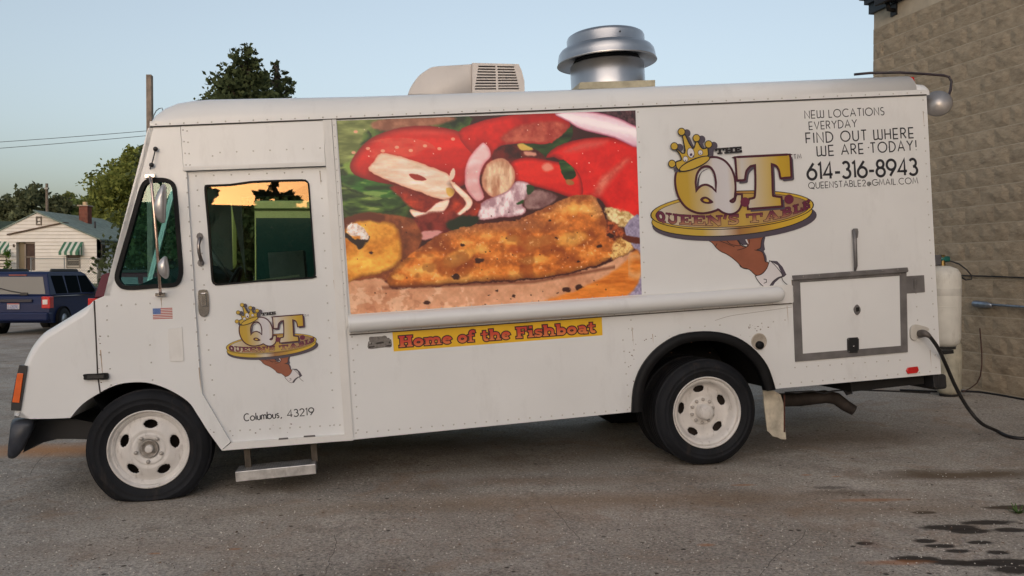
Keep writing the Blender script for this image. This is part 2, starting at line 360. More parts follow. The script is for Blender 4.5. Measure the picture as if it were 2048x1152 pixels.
qw = rnd(QW, 3); g, inner = ring(qw, .028, -.012, .045, 'quarter_window_gasket', BLK)
T(MB().prism([inner], .012, .017), 'quarter_window_pane', TEAL)
dwl = rnd(DW, 2); g, inner = ring(dwl, .011, dy-.008, dy+.035, 'door_window_gasket', BLK, door, dy)
T(MB().prism([inner], dy+.012, dy+.017), 'door_window_pane', DGL, door)
# ---- roof: cross-section lofted along X
ST = [(300,252,.02),(303,243,.05),(312,229,.08),(330,215,.11),(355,204.5,.13),(386,199.5,.14),(417,197,.14),(720,191,.14),(1160,177,.14),(1500,163,.14),(1818,150,.14)]
def seam_y(px): return 254-(px-300)*64/1551
def roof(stations, name):
    vs = []; ncs = 0
    for px, py, r in stations:
        x, _ = S(px, py, r*.55); _, zt = S(px, py, r*.6); xs_, z0 = S(px, seam_y(px), 0)
        r2 = min(r, max(.012, (zt-z0-.01))); zc = zt-r2; prof = [(-.004, z0-.002), (-.004, min(z0+.03, zc))]
        for k in range(0, 9): a = math.pi/2*k/8; prof.append((-.004+r*(1-math.cos(a)), zc+r2*math.sin(a)))
        prof += [(TW-p[0], p[1]) for p in reversed(prof)]
        ncs = len(prof); vs += [(x, p[0], p[1]) for p in prof]
    n = len(stations); fs = [(i*ncs+k, i*ncs+k+1, (i+1)*ncs+k+1, (i+1)*ncs+k) for i in range(n-1) for k in range(ncs-1)]
    fs += [tuple(range(ncs)), tuple(reversed(range((n-1)*ncs, n*ncs)))]
    o = T(MB().add(vs, fs, True), name, WH)
    for p in o.data.polygons[-2:]: p.use_smooth = False
    return o
roof(ST, 'roof'); rr = roof([(1818.5,166,.10),(1845,168,.10),(1852,174,.06)], 'roof_rear_cap')
# thin gap strip under the roof seam
T(MB().prism([SL([(300,252.8),(1852,188.8),(1852,191.2),(300,255.4)])], -.0065, -.0045), 'roof_seam', mat('seam_shadow_gap', (.05, .045, .04), .8))
T(MB().prism([SL([(300,243),(1852,179.5),(1852,188.6),(300,252.6)])], -.008, -.0042), 'roof_edge_rail', WH)
# ---- rest of the shell
xr = S(1866, 450)[0]; zt = S(1000, 190)[1]; zfl = S(560, 860)[1]
(xw0, zw0), (xw1, zw1) = S(296, 256), S(208, 592)
x650 = S(650, 500)[0]
T(MB().box(xr-.03, xr, .035, TW-.035, S(1880, 745)[1], S(1850, 186)[1]), 'rear_wall', WH)
T(MB().prism([SL([(300,254),(1853,190),(1882,748)])+SL(RARCH)+SL([(705,879.5),(443,900)])+SL(list(reversed(FA1)))+SL([(200,785),(188,601),(208,592),(296,263)]), SL([(392,402),(462,398),(466,540),(402,545)], TW), SL([(482,396),(648,388),(656,548),(492,556)], TW)], TW-.035, TW), 'far_side_panel', mat('far_side_dark', (.08, .085, .08), .6))
T(MB().prism([SL([(664,240),(672,240),(705,879),(697,879)])], .036, TW-.04), 'bulkhead', mat('bulkhead_grey', (.06, .062, .06), .7))
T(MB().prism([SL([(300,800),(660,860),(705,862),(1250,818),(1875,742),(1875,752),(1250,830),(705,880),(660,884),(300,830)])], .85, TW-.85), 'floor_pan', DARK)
T(MB().prism([SL([(455,862),(705,858),(1250,808),(1250,825),(705,877),(470,894)])], .05, TW-.05), 'underfloor_shade_slab', DARK)  # added slab, low and full width, to deepen the shade beneath the truck
T(MB().prism([SL([(1590,752),(1870,726),(1870,744),(1590,770)])], .05, TW-.05), 'rear_shade_slab', DARK)  # rear piece of the added slab that darkens the ground below
# windscreen frame and glass
vx, vz = xw1-xw0, zw1-zw0
def wsp(t, y, o=0): return (xw0+vx*t-o, y, zw0+vz*t)
mb = MB()
for t0, t1, y0, y1 in ((0, .09, 0, TW), (.93, 1, 0, TW), (.09, .93, 0, .07), (.09, .93, TW-.07, TW), (.09, .93, TW/2-.02, TW/2+.02)):
    mb.hexa([wsp(t0, y0), wsp(t1, y0), wsp(t1, y1), wsp(t0, y1), wsp(t0, y0, -.035), wsp(t1, y0, -.035), wsp(t1, y1, -.035), wsp(t0, y1, -.035)])
T(mb, 'windscreen_frame', WH)
for k in (0, 1):
    a, b = (.07, TW/2-.02) if k == 0 else (TW/2+.02, TW-.07)
    T(MB().hexa([wsp(.09, a, -.015), wsp(.93, a, -.015), wsp(.93, b, -.015), wsp(.09, b, -.015), wsp(.09, a, -.02), wsp(.93, a, -.02), wsp(.93, b, -.02), wsp(.09, b, -.02)]), 'windscreen', WSG)
# ---- hood: outline inset towards the side so the edge rolls over
HP = spline([(186,602),(150,625),(104,653),(82,667),(62,690),(48,716),(38,745),(30,780),(24,815),(21,839)], 3)
hood_out = HP+[(60,838),(100,837.5)]+FA0+[(199,786),(194,750)]
nf = len(HP)
def inset_loop(d):
    L0 = [Vector(p) for p in SL(hood_out)]; a, b = ribbon_pts([tuple(p) for p in L0], 2*d, True) if d else (L0, L0)
    ar = lambda q: abs(sum(q[i].x*q[(i+1) % len(q)].y-q[(i+1) % len(q)].x*q[i].y for i in range(len(q))))
    q = a if ar(a) < ar(b) else b; out = []
    for i, p in enumerate(L0):
        w = 1 if 2 < i < nf else (.5*i if i <= 2 else 0); w = min(1, w)
        out.append(p.lerp(q[i], w))
    return out
sec = [(0, .05), (.006, .028), (.02, .012), (.05, .001), (TW/2, -.02), (TW-.05, .001), (TW-.02, .012), (TW, .05)]
vs = []; 
for y, d in sec: vs += [(p.x, y+.002, p.y) for p in inset_loop(d)]
nh = len(hood_out); tri = tessellate_polygon([[Vector((v[0], v[2], 0)) for v in vs[:nh]]])
fs = [tuple(t) for t in tri]+[tuple(i+nh*7 for i in reversed(t)) for t in tri]
h = MB().add(vs, fs); h.f += [(j*nh+i, j*nh+(i+1) % nh, (j+1)*nh+(i+1) % nh, (j+1)*nh+i) for j in range(7) for i in range(nh)]; h.sm += [True]*(7*nh)
T(h, 'hood', WH)
T(MB().prism([SL([(187.5,601),(190,601),(197,750),(202,786),(199,786),(194,750)])], -.0015, .02), 'hood_seam', mat('seam_dark', (.03, .022, .018), .8))
# lamp cluster on the hood's front edge
T(MB().prism([SL(cp(0, 560, 2.4, [(96,408),(131,412),(130,440),(100,627),(56,625),(57,590),(80,470),(88,440)]))], -.012, .03), 'lamp_bezel', BLP)
T(MB().prism([SL(cp(0, 560, 2.4, [(88,446),(117,447),(98,588),(64,586)]))], -.02, -.011), 'turn_signal_lens', ORG, bevel=.004)
lt = T(MB().prism([SL(spline([(170,748),(192,747),(215,745.5),(217.5,751),(216,758),(195,758),(172,759),(170,753)], 3, True))], -.03, -.002), 'hood_latch', BLK, bevel=.008)
T(MB().prism([SL([(177,750),(211,748.5),(211,755),(177,756.5)])], -.034, -.0305), 'latch_strap', BLP, lt)
# bumper
bp = spline([(18,848),(40,844),(60,845),(60,862),(46,890),(36,908),(22,920),(10,918),(9,905),(12,880)], 3, True)
b1 = MB(); Lb = SL(bp, -.02); vs = []
for y, k in ((.0, .8), (.03, 1), (.2, 1), (TW-.2, 1), (TW, .8)):
    cx = sum(p[0] for p in Lb)/len(Lb); cz = sum(p[1] for p in Lb)/len(Lb); vs += [(cx+(p[0]-cx)*k-(0 if y < .1 or y > 2 else .06), y, cz+(p[1]-cz)*k) for p in Lb]
nb = len(Lb); b1.add(vs, [(j*nb+i, j*nb+(i+1) % nb, (j+1)*nb+(i+1) % nb, (j+1)*nb+i) for j in range(4) for i in range(nb)]+[tuple(range(nb)), tuple(reversed(range(4*nb, 5*nb)))], True)
T(b1, 'front_bumper', mat('bumper_black', (.03, .034, .045), .42, var=.5, vscale=9, bump=.004, bscale=14))
T(MB().prism([SL([(40,843),(150,838),(190,846),(200,880),(150,878),(115,878),(75,888),(45,906),(60,870)], .25)], .25, TW-.2), 'front_valance', mat('valance_black', (.014, .014, .016), .6, var=.4, vscale=5))
# recess liner round each wheel
def well(arch, name, y1=.62):
    L1 = SL(arch); a, b = ribbon_pts(L1, .05); mb = MB()
    n = len(L1); vs = [(p[0], .036, p[1]) for p in L1]+[(p[0], y1, p[1]) for p in L1]
    mb.add(vs, [(i, i+1, i+1+n, i+n) for i in range(n-1)], True); mb.prism([L1], y1, y1+.01); T(mb, name, DARK)
well([(210,835)]+FARCH[6:], 'front_wheel_well'); well(RARCH, 'rear_wheel_well', .8)
L1 = SL(RARCH); 
flo = spline([(1546,778),(1540,757),(1529,729),(1507,701),(1479,679),(1446,666),(1407,662),(1359,668),(1323,687),(1296,712),(1276,743),(1265,779),(1262,824)], 3)
cxa, cza = S(1404, 800)
inn = [(cxa+(p[0]-cxa)*.875, cza+(p[1]-cza)*.865) for p in L1]
mb = MB(); n = len(L1)
vs = [(p[0], -.045, p[1]) for p in L1]+[(p[0], -.05, p[1]) for p in inn]+[(p[0], .03, p[1]) for p in inn]+[(cxa+(p[0]-cxa)*1.0, .0, cza+(p[1]-cza)*1.0) for p in L1]
mb.add(vs, [(k*n+i, k*n+i+1, ((k+1) % 4)*n+i+1, ((k+1) % 4)*n+i) for k in range(4) for i in range(n-1)], True); T(mb, 'wheel_arch_flare', BLK)
# frame rails, axles and other underbody
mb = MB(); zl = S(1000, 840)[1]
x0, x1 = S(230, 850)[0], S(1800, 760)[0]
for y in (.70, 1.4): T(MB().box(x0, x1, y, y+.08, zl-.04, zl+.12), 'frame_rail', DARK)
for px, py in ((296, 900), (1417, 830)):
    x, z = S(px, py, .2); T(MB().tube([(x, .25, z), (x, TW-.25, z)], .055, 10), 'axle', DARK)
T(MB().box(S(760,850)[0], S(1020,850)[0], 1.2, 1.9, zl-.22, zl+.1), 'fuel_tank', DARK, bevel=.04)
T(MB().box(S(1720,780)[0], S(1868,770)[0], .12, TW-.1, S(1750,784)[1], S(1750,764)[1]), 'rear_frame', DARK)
# ---- wheels
def wheel(cx, cz, yface, R, Rr, name, deep, holes_rot, hubprof, dual=False, clampz=True):
    root = bpy.data.objects.new(name, None); C.objects.link(root); root.parent = truck
    M = Matrix(((1, 0, 0, cx), (0, 0, 1, 0), (0, 1, 0, cz), (0, 0, 0, 1)))   # lathe z -> local y
    # tyre: profile (r, y)
    def tyre(y0, nm):
        w = .225; pr = [(Rr-.012, .03), (Rr+.004, .008), (Rr+.02, .0), (Rr+.05, -.010), (Rr+.054, -.014), (Rr+.058, -.011), (R-.062, -.012), (R-.058, -.016), (R-.052, -.012), (R-.03, -.002), (R-.012, .018), (R-.003, .035)]
        for g in range(4):
            yy = .045+g*(w-.09)/3.; pr += [(R, yy-.012), (R, yy+.012), (R-.012, yy+.016), (R-.012, yy+.024)]
        pr = pr[:-2]; pr += [(R-.012, w-.018), (R-.055, w+.012), (Rr+.03, w), (Rr-.01, w-.02)]
        mb = MB().lathe([(r, y+y0) for r, y in pr], 72, M)
        out = []
        for v in mb.v:
            wv = TM @ Vector(v); g = gz(wv.x, wv.y)+.002
            if wv.z-g < .08:
                h0 = wv.z-g; s_f = .012; h1 = s_f*math.log(1+math.exp(h0/s_f)) if h0 > -.5 else 0; d = max(0, h1-h0); wv.z = g+h1; l = TMI @ wv
                s = 1 if v[1] > y0+w/2 else -1; dd_ = max(0, 1-max(0, h0)/.14); l.y += s*(.018*dd_*dd_+min(.01, d*.2)); out.append(tuple(l))
            else:
                d = max(0, 1-(wv.z-g)/.14); s = 1 if v[1] > y0+w/2 else -1; out.append((v[0], v[1]+s*.018*d*d, v[2]))
        mb.v = out; return mb.build(nm, TIRE, root)
    tyre(yface, 'tyre')
    if dual: tyre(yface+.29, 'inner_tyre')
    # rim with five hand holes cut as polar mesh
    def disc_y(r):
        P = deep; 
        for (r0, y0), (r1, y1) in zip(P, P[1:]):
            if r0 <= r <= r1: t = (r-r0)/(r1-r0); return y0+(y1-y0)*t
        return P[-1][1]
    na = 120; rs = [P[0] for P in deep]; rr_ = []
    for a, b in zip(rs, rs[1:]):
        k = max(1, int((b-a)/.006)); rr_ += [a+(b-a)*i/k for i in range(k)]
    rr_.append(rs[-1])
    hr, hrad_t, hrad_r = Rr*.66, .046, .029
    vs = []; idx = {}
    for i, r in enumerate(rr_):
        for k in range(na):
            a = 2*math.pi*k/na; vs.append(M @ Vector((r*math.cos(a), r*math.sin(a), yface+disc_y(r))))
    fs = []
    for i in range(len(rr_)-1):
        rm = (rr_[i]+rr_[i+1])/2
        for k in range(na):
            am = 2*math.pi*(k+.5)/na; hole = False
            for hh in range(5):
                ha = holes_rot+hh*2*math.pi/5; dth = (am-ha+math.pi) % (2*math.pi)-math.pi
                if (dth*hr/hrad_t)**2+((rm-hr)/hrad_r)**2 < 1: hole = True
            if not hole: fs.append((i*na+k, i*na+(k+1) % na, (i+1)*na+(k+1) % na, (i+1)*na+k))
    mb = MB().add(vs, fs, True); rim = mb.build('rim', RIM, root)
    s = rim.modifiers.new('s', 'SOLIDIFY'); s.thickness = .008; s.offset = 0
    # rolled lips
    for hh in range(5):
        ha = holes_rot+hh*2*math.pi/5; lp = []
        for k in range(16):
            q = 2*math.pi*k/16; r = hr+hrad_r*1.04*math.sin(q); a = ha+hrad_t*1.04*math.cos(q)/hr; lp.append(M @ Vector((r*math.cos(a), r*math.sin(a), yface+disc_y(r)-.001)))
        MB().tube(lp, .0028, 5, closed=True).build('hand_hole_lip', RIM, rim)
    MB().lathe([(Rr-.03, .035+yface), (Rr-.012, .03+yface), (Rr-.004, .012+yface), (Rr+.002, -.004+yface), (Rr+.009, .0+yface), (Rr+.008, .02+yface)], 72, M).build('rim_flange', RIM, root)
    MB().lathe([(.0, .14+yface), (Rr*.97, .16+yface), (Rr*.97, .05+yface)], 32, M).build('brake_drum', mat('brake_rust', (.035, .025, .02), .9), root)
    MB().lathe([(r, y+yface) for r, y in hubprof], 36, M).build('hub', RIM if name else RIM, root)
    nb = MB()
    for k in range(10):
        a = 2*math.pi*(k+.3)/10; r = Rr*.335; c = M @ Vector((r*math.cos(a), r*math.sin(a), yface+disc_y(r)))
        Mk = Matrix.Translation(c) @ Matrix.Rotation(math.pi/2, 4, 'X'); 
        if k % 2 or dual: nb.lathe([(0, .022), (.008, .02), (.0135, .013), (.0135, 0)], 8, Mk)
        else: MB().disc(.0085, .0015, 10, Mk).build('bolt_hole', DARK, root)
    nb.build('wheel_nut', mat('nut_grey', (.42, .39, .36), .45, .3), root, kind='stuff')
    return root
fx, fz = S(295.5, 900); rx, rz = S(1417, 826)
fdeep = [(.058, .035), (.075, .02), (.10, .016), (.106, .022), (.13, .018), (.165, .03), (.195, .045), (.215, .05), (.235, .03), (.25, .032)]
wheel(fx, fz, .02, .398, .252, 'front_wheel', fdeep, math.radians(83), [(0, .002), (.018, .0), (.025, .004), (.027, .03)])
M_ = Matrix(((1, 0, 0, fx), (0, 0, 1, 0), (0, 1, 0, fz), (0, 0, 0, 1)))
T(MB().lathe([(.024, .062), (.046, .056), (.056, .030), (.060, .034)], 36, M_), 'hub_recess', mat('recess_grey', (.32, .29, .26), .6, var=.4, vscale=40))
rdeep = [(.05, .098), (.075, .096), (.10, .098), (.106, .106), (.13, .104), (.16, .104), (.19, .10), (.208, .088), (.22, .06), (.228, .034), (.238, .024), (.25, .02)]
wheel(rx, rz, .02, .402, .262, 'rear_wheel', rdeep, math.radians(95), [(0, .0), (.044, .0), (.050, .004), (.052, .012), (.056, .014), (.058, .10)], True)
for (x, z, nm) in ((fx, fz, 'far_front_tyre'), (rx, rz, 'far_rear_tyre')):
    M = Matrix(((1, 0, 0, x), (0, 0, 1, 0), (0, 1, 0, z), (0, 0, 0, 1)))
    y0 = TW-.3; q = MB().lathe([(.0, y0+.05), (.25, y0+.05), (.26, y0), (.33, y0-.01), (.39, y0), (.40, y0+.03), (.40, y0+.2), (.38, y0+.24), (.25, y0+.23), (0, y0+.2)], 40, M)
    q.v = [tuple(TMI @ Vector((w.x, w.y, max(w.z, gz(w.x, w.y)+.002)))) for w in (TM @ Vector(v) for v in q.v)]; T(q, nm, TIRE)
# mud flap
mf = [(1526,779),(1548,781),(1562,789),(1567,806),(1570,850),(1573,879),(1563,879),(1556,875),(1546,873),(1540,866),(1535,862),(1533,845),(1529,815)]
T(MB().prism([SL(mf, .12)], .12, .135), 'mud_flap', mat('mud_flap_dirty', (.50, .45, .36), .8, var=.35, vscale=10, dirt=.5), bevel=.004)
T(MB().tube([(S(1571,790+k*15,.1)[0], .118, S(1571,790+k*15,.1)[1]) for k in range(6)], .006, 6), 'flap_rust_edge', mat('rust_edge', (.09, .03, .02), .9, var=.4, vscale=30))
# exhaust
ep = [(1560,800,.45),(1600,799,.45),(1650,793,.42),(1672,797,.4),(1692,812,.38),(1708,821,.36)]
mb = MB().tube([(S(a, b, c)[0], c, S(a, b, c)[1]) for a, b, c in ep], [.055,.055,.054,.052,.048,.043], 14, caps=False)
T(mb, 'exhaust_pipe', mat('exhaust_rust', (.040, .032, .028), .75, .3, var=.4, vscale=12))
a, b = [Vector((S(*p)[0], p[2], S(*p)[1])) for p in ep[-2:]]; c = b+(b-a).normalized()*-.004
T(MB().tube([c, c-(b-a).normalized()*.03], .039, 14), 'exhaust_bore', mat('soot', (.004, .004, .004), 1))
mb = MB(); mb.tube([(S(px, py, .3)[0], .3, S(px, py, .3)[1]) for px, py in ((1700,775),(1688,779),(1694,786),(1702,783))], .02, 8)
mb.tube([(S(px, py, .3)[0], .3, S(px, py, .3)[1]) for px, py in ((1570,785),(1625,782),(1650,787),(1665,782),(1700,779),(1800,783),(1860,786))], .007, 6)
T(mb, 'tow_hook_and_hose', mat('hook_grey', (.06, .06, .065), .5, .5))
# step
sp = [(468,940),(628,924),(632,927),(632,948),(610,951),(480,963),(468,964)]
f1 = SL([(470,944),(631,928),(632,946),(469,964)], -.06)
stp = MB(); q = SL([(468,940),(629,924)], .12)
vs = [(f1[0][0], -.06, f1[0][1]), (f1[1][0], -.06, f1[1][1]), (f1[1][0], .15, f1[1][1]), (f1[0][0], .15, f1[0][1])]
th = .068; stp.hexa(vs+[(v[0], v[1], v[2]-th) for v in vs])
step = T(stp, 'side_step', mat('tread_plate', (.62, .61, .60), .35, .7, var=.3, vscale=14, dirt=.5), bevel=.004)
mb = MB(); 
for i in range(30):
    for j in range(6):
        t = (i+.5)/30; x = vs[0][0]+(vs[1][0]-vs[0][0])*t; z = vs[0][2]+(vs[1][2]-vs[0][2])*t+.001; y = -.045+j*.035; s = .007 if (i+j) % 2 else -.007
        mb.add([(x-.008, y-s, z), (x, y-.003, z+.004), (x+.008, y+s, z), (x, y+.003, z+.004)], [(0, 1, 2, 3)])
mb.build('tread_stud', CHR, step, kind='stuff')
for px in (492, 628):
    t = (px-470)/161; x = f1[0][0]+(f1[1][0]-f1[0][0])*t; MB().box(x-.02, x+.02, .06, .09, f1[0][1]-.02, f1[0][1]+.19).build('step_bracket', mat('bracket_rust', (.07, .055, .04), .8, var=.4, vscale=14), truck)

# ================================================================== fittings on the side
def flat(px, y, name, m, off=0., parent=truck, th=.004, bevel=0, **kw): return MB().prism([SL(px, off)], y-th, y).build(name, m, parent, bevel, **kw)
# awning roll
def P3(px, py, y): x, z = S(px, py, y); return Vector((x, y, z))
a, b = P3(697, 647.5, -.05), P3(1566, 587.5, -.05); dd = (b-a).normalized()
T(MB().tube([a, a+dd*.01, b-dd*.05, b-dd*.02, b-dd*.005, b], [.058, .058, .058, .052, .038, .012], 20), 'awning_roll', WH)
T(MB().prism([SL([(696,629),(1578,569),(1586,572),(1587,604),(1580,607),(699,669),(696,668)])], -.01, -.0005), 'awning_back_plate', WH2)
T(MB().prism([SL([(699,668.2),(1583,605.6),(1583,607.4),(699,670.4)])], -.012, -.0006), 'awning_plate_shadow_gap', mat('gap_dark', (.08, .065, .055), .9))
# hatch
HO = cp(1560, 440, 3.6, [(85,432),(905,376),(915,950),(107,1020)]); HI = cp(1560, 440, 3.6, [(140,450),(858,400),(867,905),(160,962)])
hatch = T(MB().prism([SL(HO), SL(HI)], -.010, -.0005), 'storage_hatch_frame', GAL)
T(MB().prism([SL(HI)], -.004, -.0004), 'storage_hatch_door', WH)
T(MB().prism([SL(cp(1560,440,3.6,[(80,400),(905,341),(911,368),(905,376),(88,434)]))], -.026, -.0102), 'hatch_drip_rail', GAL, bevel=.003)
T(MB().prism([SL(cp(1560,440,3.6,[(903,405),(1035,397),(1042,520),(905,530)]))], -.004, -.0005), 'hinge_plate', GAL)
T(MB().prism([SL(cp(1560,440,3.6,[(958,430),(970,429),(970,490),(960,491)]))], -.012, -.0042), 'hinge_plate_rib', ALU)
hb = cp(1560, 440, 3.6, [(532,70),(540,150),(543,250),(546,330),(540,370)])
T(MB().tube([P3(*hb[0], -.012), P3(*hb[1], -.03), P3(*hb[2], -.035), P3(*hb[3], -.03), P3(*hb[4], -.014)], [.016, .015, .014, .014, .006], 8), 'hatch_prop_arm', GAL)
T(MB().prism([SL(cp(1560,440,3.6,[(522,62),(545,62),(550,85),(545,130),(524,135)]))], -.03, -.0005), 'prop_arm_bracket', GAL, bevel=.004)
c = S(*cp(1560,440,3.6,[(550,645)])[0]); M = Matrix(((1,0,0,c[0]),(0,0,1,0),(0,1,0,c[1]),(0,0,0,1)))
T(MB().prism([SL(spline(cp(1560,440,3.6,[(550,608),(572,635),(570,665),(550,684),(532,665),(527,635)]), 4, True))], -.014, -.0042), 'hatch_lock', GAL, bevel=.003)
T(MB().prism([SL(cp(1560,440,3.6,[(539,630),(560,627),(562,655),(541,660)]))], -.018, -.0145), 'lock_core', DARK)
lk = T(MB().prism([SL(cp(1560,440,3.6,[(485,848),(552,843),(560,855),(560,945),(550,955),(490,958),(480,948),(478,858)]))], -.018, -.0045), 'hatch_latch', BLP, bevel=.003)
T(MB().ball((*S(*cp(1560,440,3.6,[(520,908)])[0])[:1], -.02, S(*cp(1560,440,3.6,[(520,908)])[0])[1]), .006), 'latch_key_barrel', CHR, lk)
mb = MB()
for q in ((484,856),(552,852),(486,948),(553,942)): x, z = S(*cp(1560,440,3.6,[q])[0]); mb.ball((x, -.019, z), .0045, n=6, h=4)
mb.build('latch_screw', CHR, lk, kind='stuff')
T(MB().prism([SL(cp(1560,440,3.6,[(903,1085),(915,1062),(985,1053),(993,1080),(982,1100),(915,1107)]))], -.014, -.0005), 'side_marker_lamp', RED, bevel=.004)
# power inlet on the side
T(MB().prism([SL(spline(cp(1560,440,3.6,[(935,775),(965,752),(1010,760),(1055,775),(1058,795),(1000,800),(975,800),(978,850),(965,866),(938,855),(930,820)]), 3, True))], -.02, -.0005), 'power_inlet_cover', mat('inlet_white', (.55, .52, .47), .5, dirt=.5, var=.1), bevel=.003)
# fuel filler
c = S(1518, 683); M = Matrix(((1,0,0,c[0]),(0,0,1,0),(0,1,0,c[1]),(0,0,0,1)))
T(MB().lathe([(.064, -.0005), (.062, -.005), (.055, -.005), (.052, -.001), (.0, -.001)], 32, M), 'fuel_filler_dish', mat('dish_beige', (.42, .37, .31), .5, var=.2, vscale=20))
c2 = S(1518, 690); T(MB().lathe([(.0, -.03), (.026, -.03), (.03, -.024), (.031, -.0015)], 20, Matrix(((1,0,0,c2[0]),(0,0,1,0),(0,1,0,c2[1]),(0,0,0,1)))), 'fuel_cap', BLK)
# door hardware
gb = [(400,473,-.002),(399,478,-.03),(397,490,-.045),(398,505,-.045),(402,520,-.03),(402,526,-.002)]
T(MB().tube([P3(a, b, c) for a, b, c in gb], [.012, .013, .011, .011, .013, .012], 10), 'grab_handle', mat('dark_chrome', (.28, .25, .24), .28, 1, var=.2, vscale=30), door)
for q in ((400,473),(402,526)):
    x, z = S(*q, dy); MB().prism([[(x+.022*math.cos(k*.785), z+.026*math.sin(k*.785)) for k in range(8)]], dy-.008, dy-.0005).build('handle_foot', GAL, door)
T(MB().prism([SL(spline([(397,583),(402,579.5),(412,579),(417,584),(419,605),(418.5,625),(412,633),(403,632.5),(398,624),(397,603)], 3, True), dy)], dy-.012, dy-.0005), 'latch_plate', CHR, door, bevel=.003)
T(MB().prism([SL([(403,586),(412,585.5),(414,612),(405,613)], dy)], dy-.034, dy-.0125), 'latch_lever', CHR, door, bevel=.004)
# quarter panel small access cover
pc = spline([(344,657),(362,655),(364.5,657),(367,700),(368,718),(366,722),(343,723),(340,719),(338,700),(336,662),(338,658)], 2, True)
T(MB().prism([SL(pc)], -.006, -.0005), 'access_cover', WH2, bevel=.002)
# hinge stay above the quarter window
mb = MB(); mb.tube([P3(311,298,-.03), P3(307,315,-.045), P3(303,330,-.03), P3(300,338,-.01)], .004, 6); T(mb, 'mirror_stay_rod', BLP)
for q in ((311,298),(303,330)): T(MB().ball(P3(*q, -.025), .016), 'stay_ball', BLP)
# mirror rod and two heads
rod = [(297,352,-.03),(301,356,-.13),(303,370,-.16),(308,420,-.17),(313,480,-.17),(317,540,-.17),(320,575,-.14),(321,588,-.03)]
mr = T(MB().tube([P3(*p) for p in rod], .0095, 10), 'mirror_rod', mat('rod_chrome', (.60, .45, .38), .22, 1, var=.1, vscale=20))
for q in ((300,353),(321,589)): T(MB().prism([SL([(q[0]-9, q[1]-3), (q[0]+12, q[1]-4), (q[0]+12, q[1]+3), (q[0]-9, q[1]+4)])], -.035, -.0005), 'mirror_bracket', CHR, bevel=.004)
def mirror_head(ol, y, nm):
    L1 = SL(spline(ol, 4, True), y); cx = sum(p[0] for p in L1)/len(L1); cz = sum(p[1] for p in L1)/len(L1); mb = MB(); n = len(L1); vs = []
    for k, o in ((.35, -.055), (.75, -.045), (.95, -.02), (1, .0), (.97, .02)): vs += [(cx+(p[0]-cx)*k+(1-k)*.01, y+o, cz+(p[1]-cz)*k) for p in L1]
    mb.add(vs, [(j*n+i, j*n+(i+1) % n, (j+1)*n+(i+1) % n, (j+1)*n+i) for j in range(4) for i in range(n)]+[tuple(range(n)), tuple(reversed(range(4*n, 5*n)))], True)
    return T(mb, nm, mat('mirror_back', (.48, .47, .47), .3, .55, var=.25, vscale=12))
mirror_head([(328,368),(332,375),(331.5,415),(329,445),(318,443),(309,428),(308,412),(314,388),(322,372)], -.15, 'wide_mirror')
mirror_head([(331,512),(335,522),(338,545),(334,557),(326,555),(318,545),(316,528),(322,518)], -.17, 'convex_mirror')
# rear cross-view mirror on a roof arm
arm = [(1708,149,.25),(1740,146,.2),(1800,145,.12),(1850,148,.10),(1888,151,.08),(1898,154,.07),(1903,163,.06),(1901,180,.05),(1897,192,.04),(1882,203,.02),(1876,206,.01)]
T(MB().tube([P3(*p) for p in arm], .0105, 8), 'mirror_arm', mat('arm_black', (.03, .02, .025), .4, var=.4, vscale=18))
c = P3(1875.5, 206, 0); ax_ = Vector((.52, .80, -.22)).normalized()
Mr = Matrix.Translation(c) @ ax_.to_track_quat('Z', 'Y').to_matrix().to_4x4()
T(MB().lathe([(0, -.036), (.030, -.026), (.103, .004), (.108, .010), (.103, .015), (0, .017)], 36, Mr), 'round_mirror', mat('mirror_steel', (.40, .38, .37), .42, .8, var=.2, vscale=10))
T(MB().prism([SL([(1821,153),(1829,154),(1830,165),(1821,165)], .12)], .12, .2), 'clearance_lamp', RED, bevel=.006)
# flag decal
fl = [(305.5,617),(344.5,615.5),(345.5,637),(306,638.5)]
def quad(px, u0, v0, u1, v1):
    f = lambda u, v: tuple((px[0][i]*(1-u)+px[1][i]*u)*(1-v)+(px[3][i]*(1-u)+px[2][i]*u)*v for i in (0, 1))
    return [f(u0, v0), f(u1, v0), f(u1, v1), f(u0, v1)]
INKW = mat('ink_white', (.66, .63, .60), .5); INKR = mat('ink_red', (.42, .04, .04), .5); INKB = mat('ink_blue', (.05, .13, .38), .5)
T(MB().poly([SL(quad(fl, 0, 0, 1, 1))], -.0006), 'flag_decal', INKW)
mb = MB(); 
for k in range(7): mb.poly([SL(quad(fl, 0, (2*k)/13, 1, (2*k+1)/13))], -.0012)
T(mb, 'flag_stripes', INKR); T(MB().poly([SL(quad(fl, 0, 0, .4, 7/13))], -.0018), 'flag_canton', INKB)
mb = MB()
for r in range(5):
    for k in range(6): mb.poly([SL(quad(fl, .03+k*.062, .03+r*.1, .05+k*.062, .06+r*.1))], -.0022)
T(mb, 'flag_stars', INKW, kind='stuff')
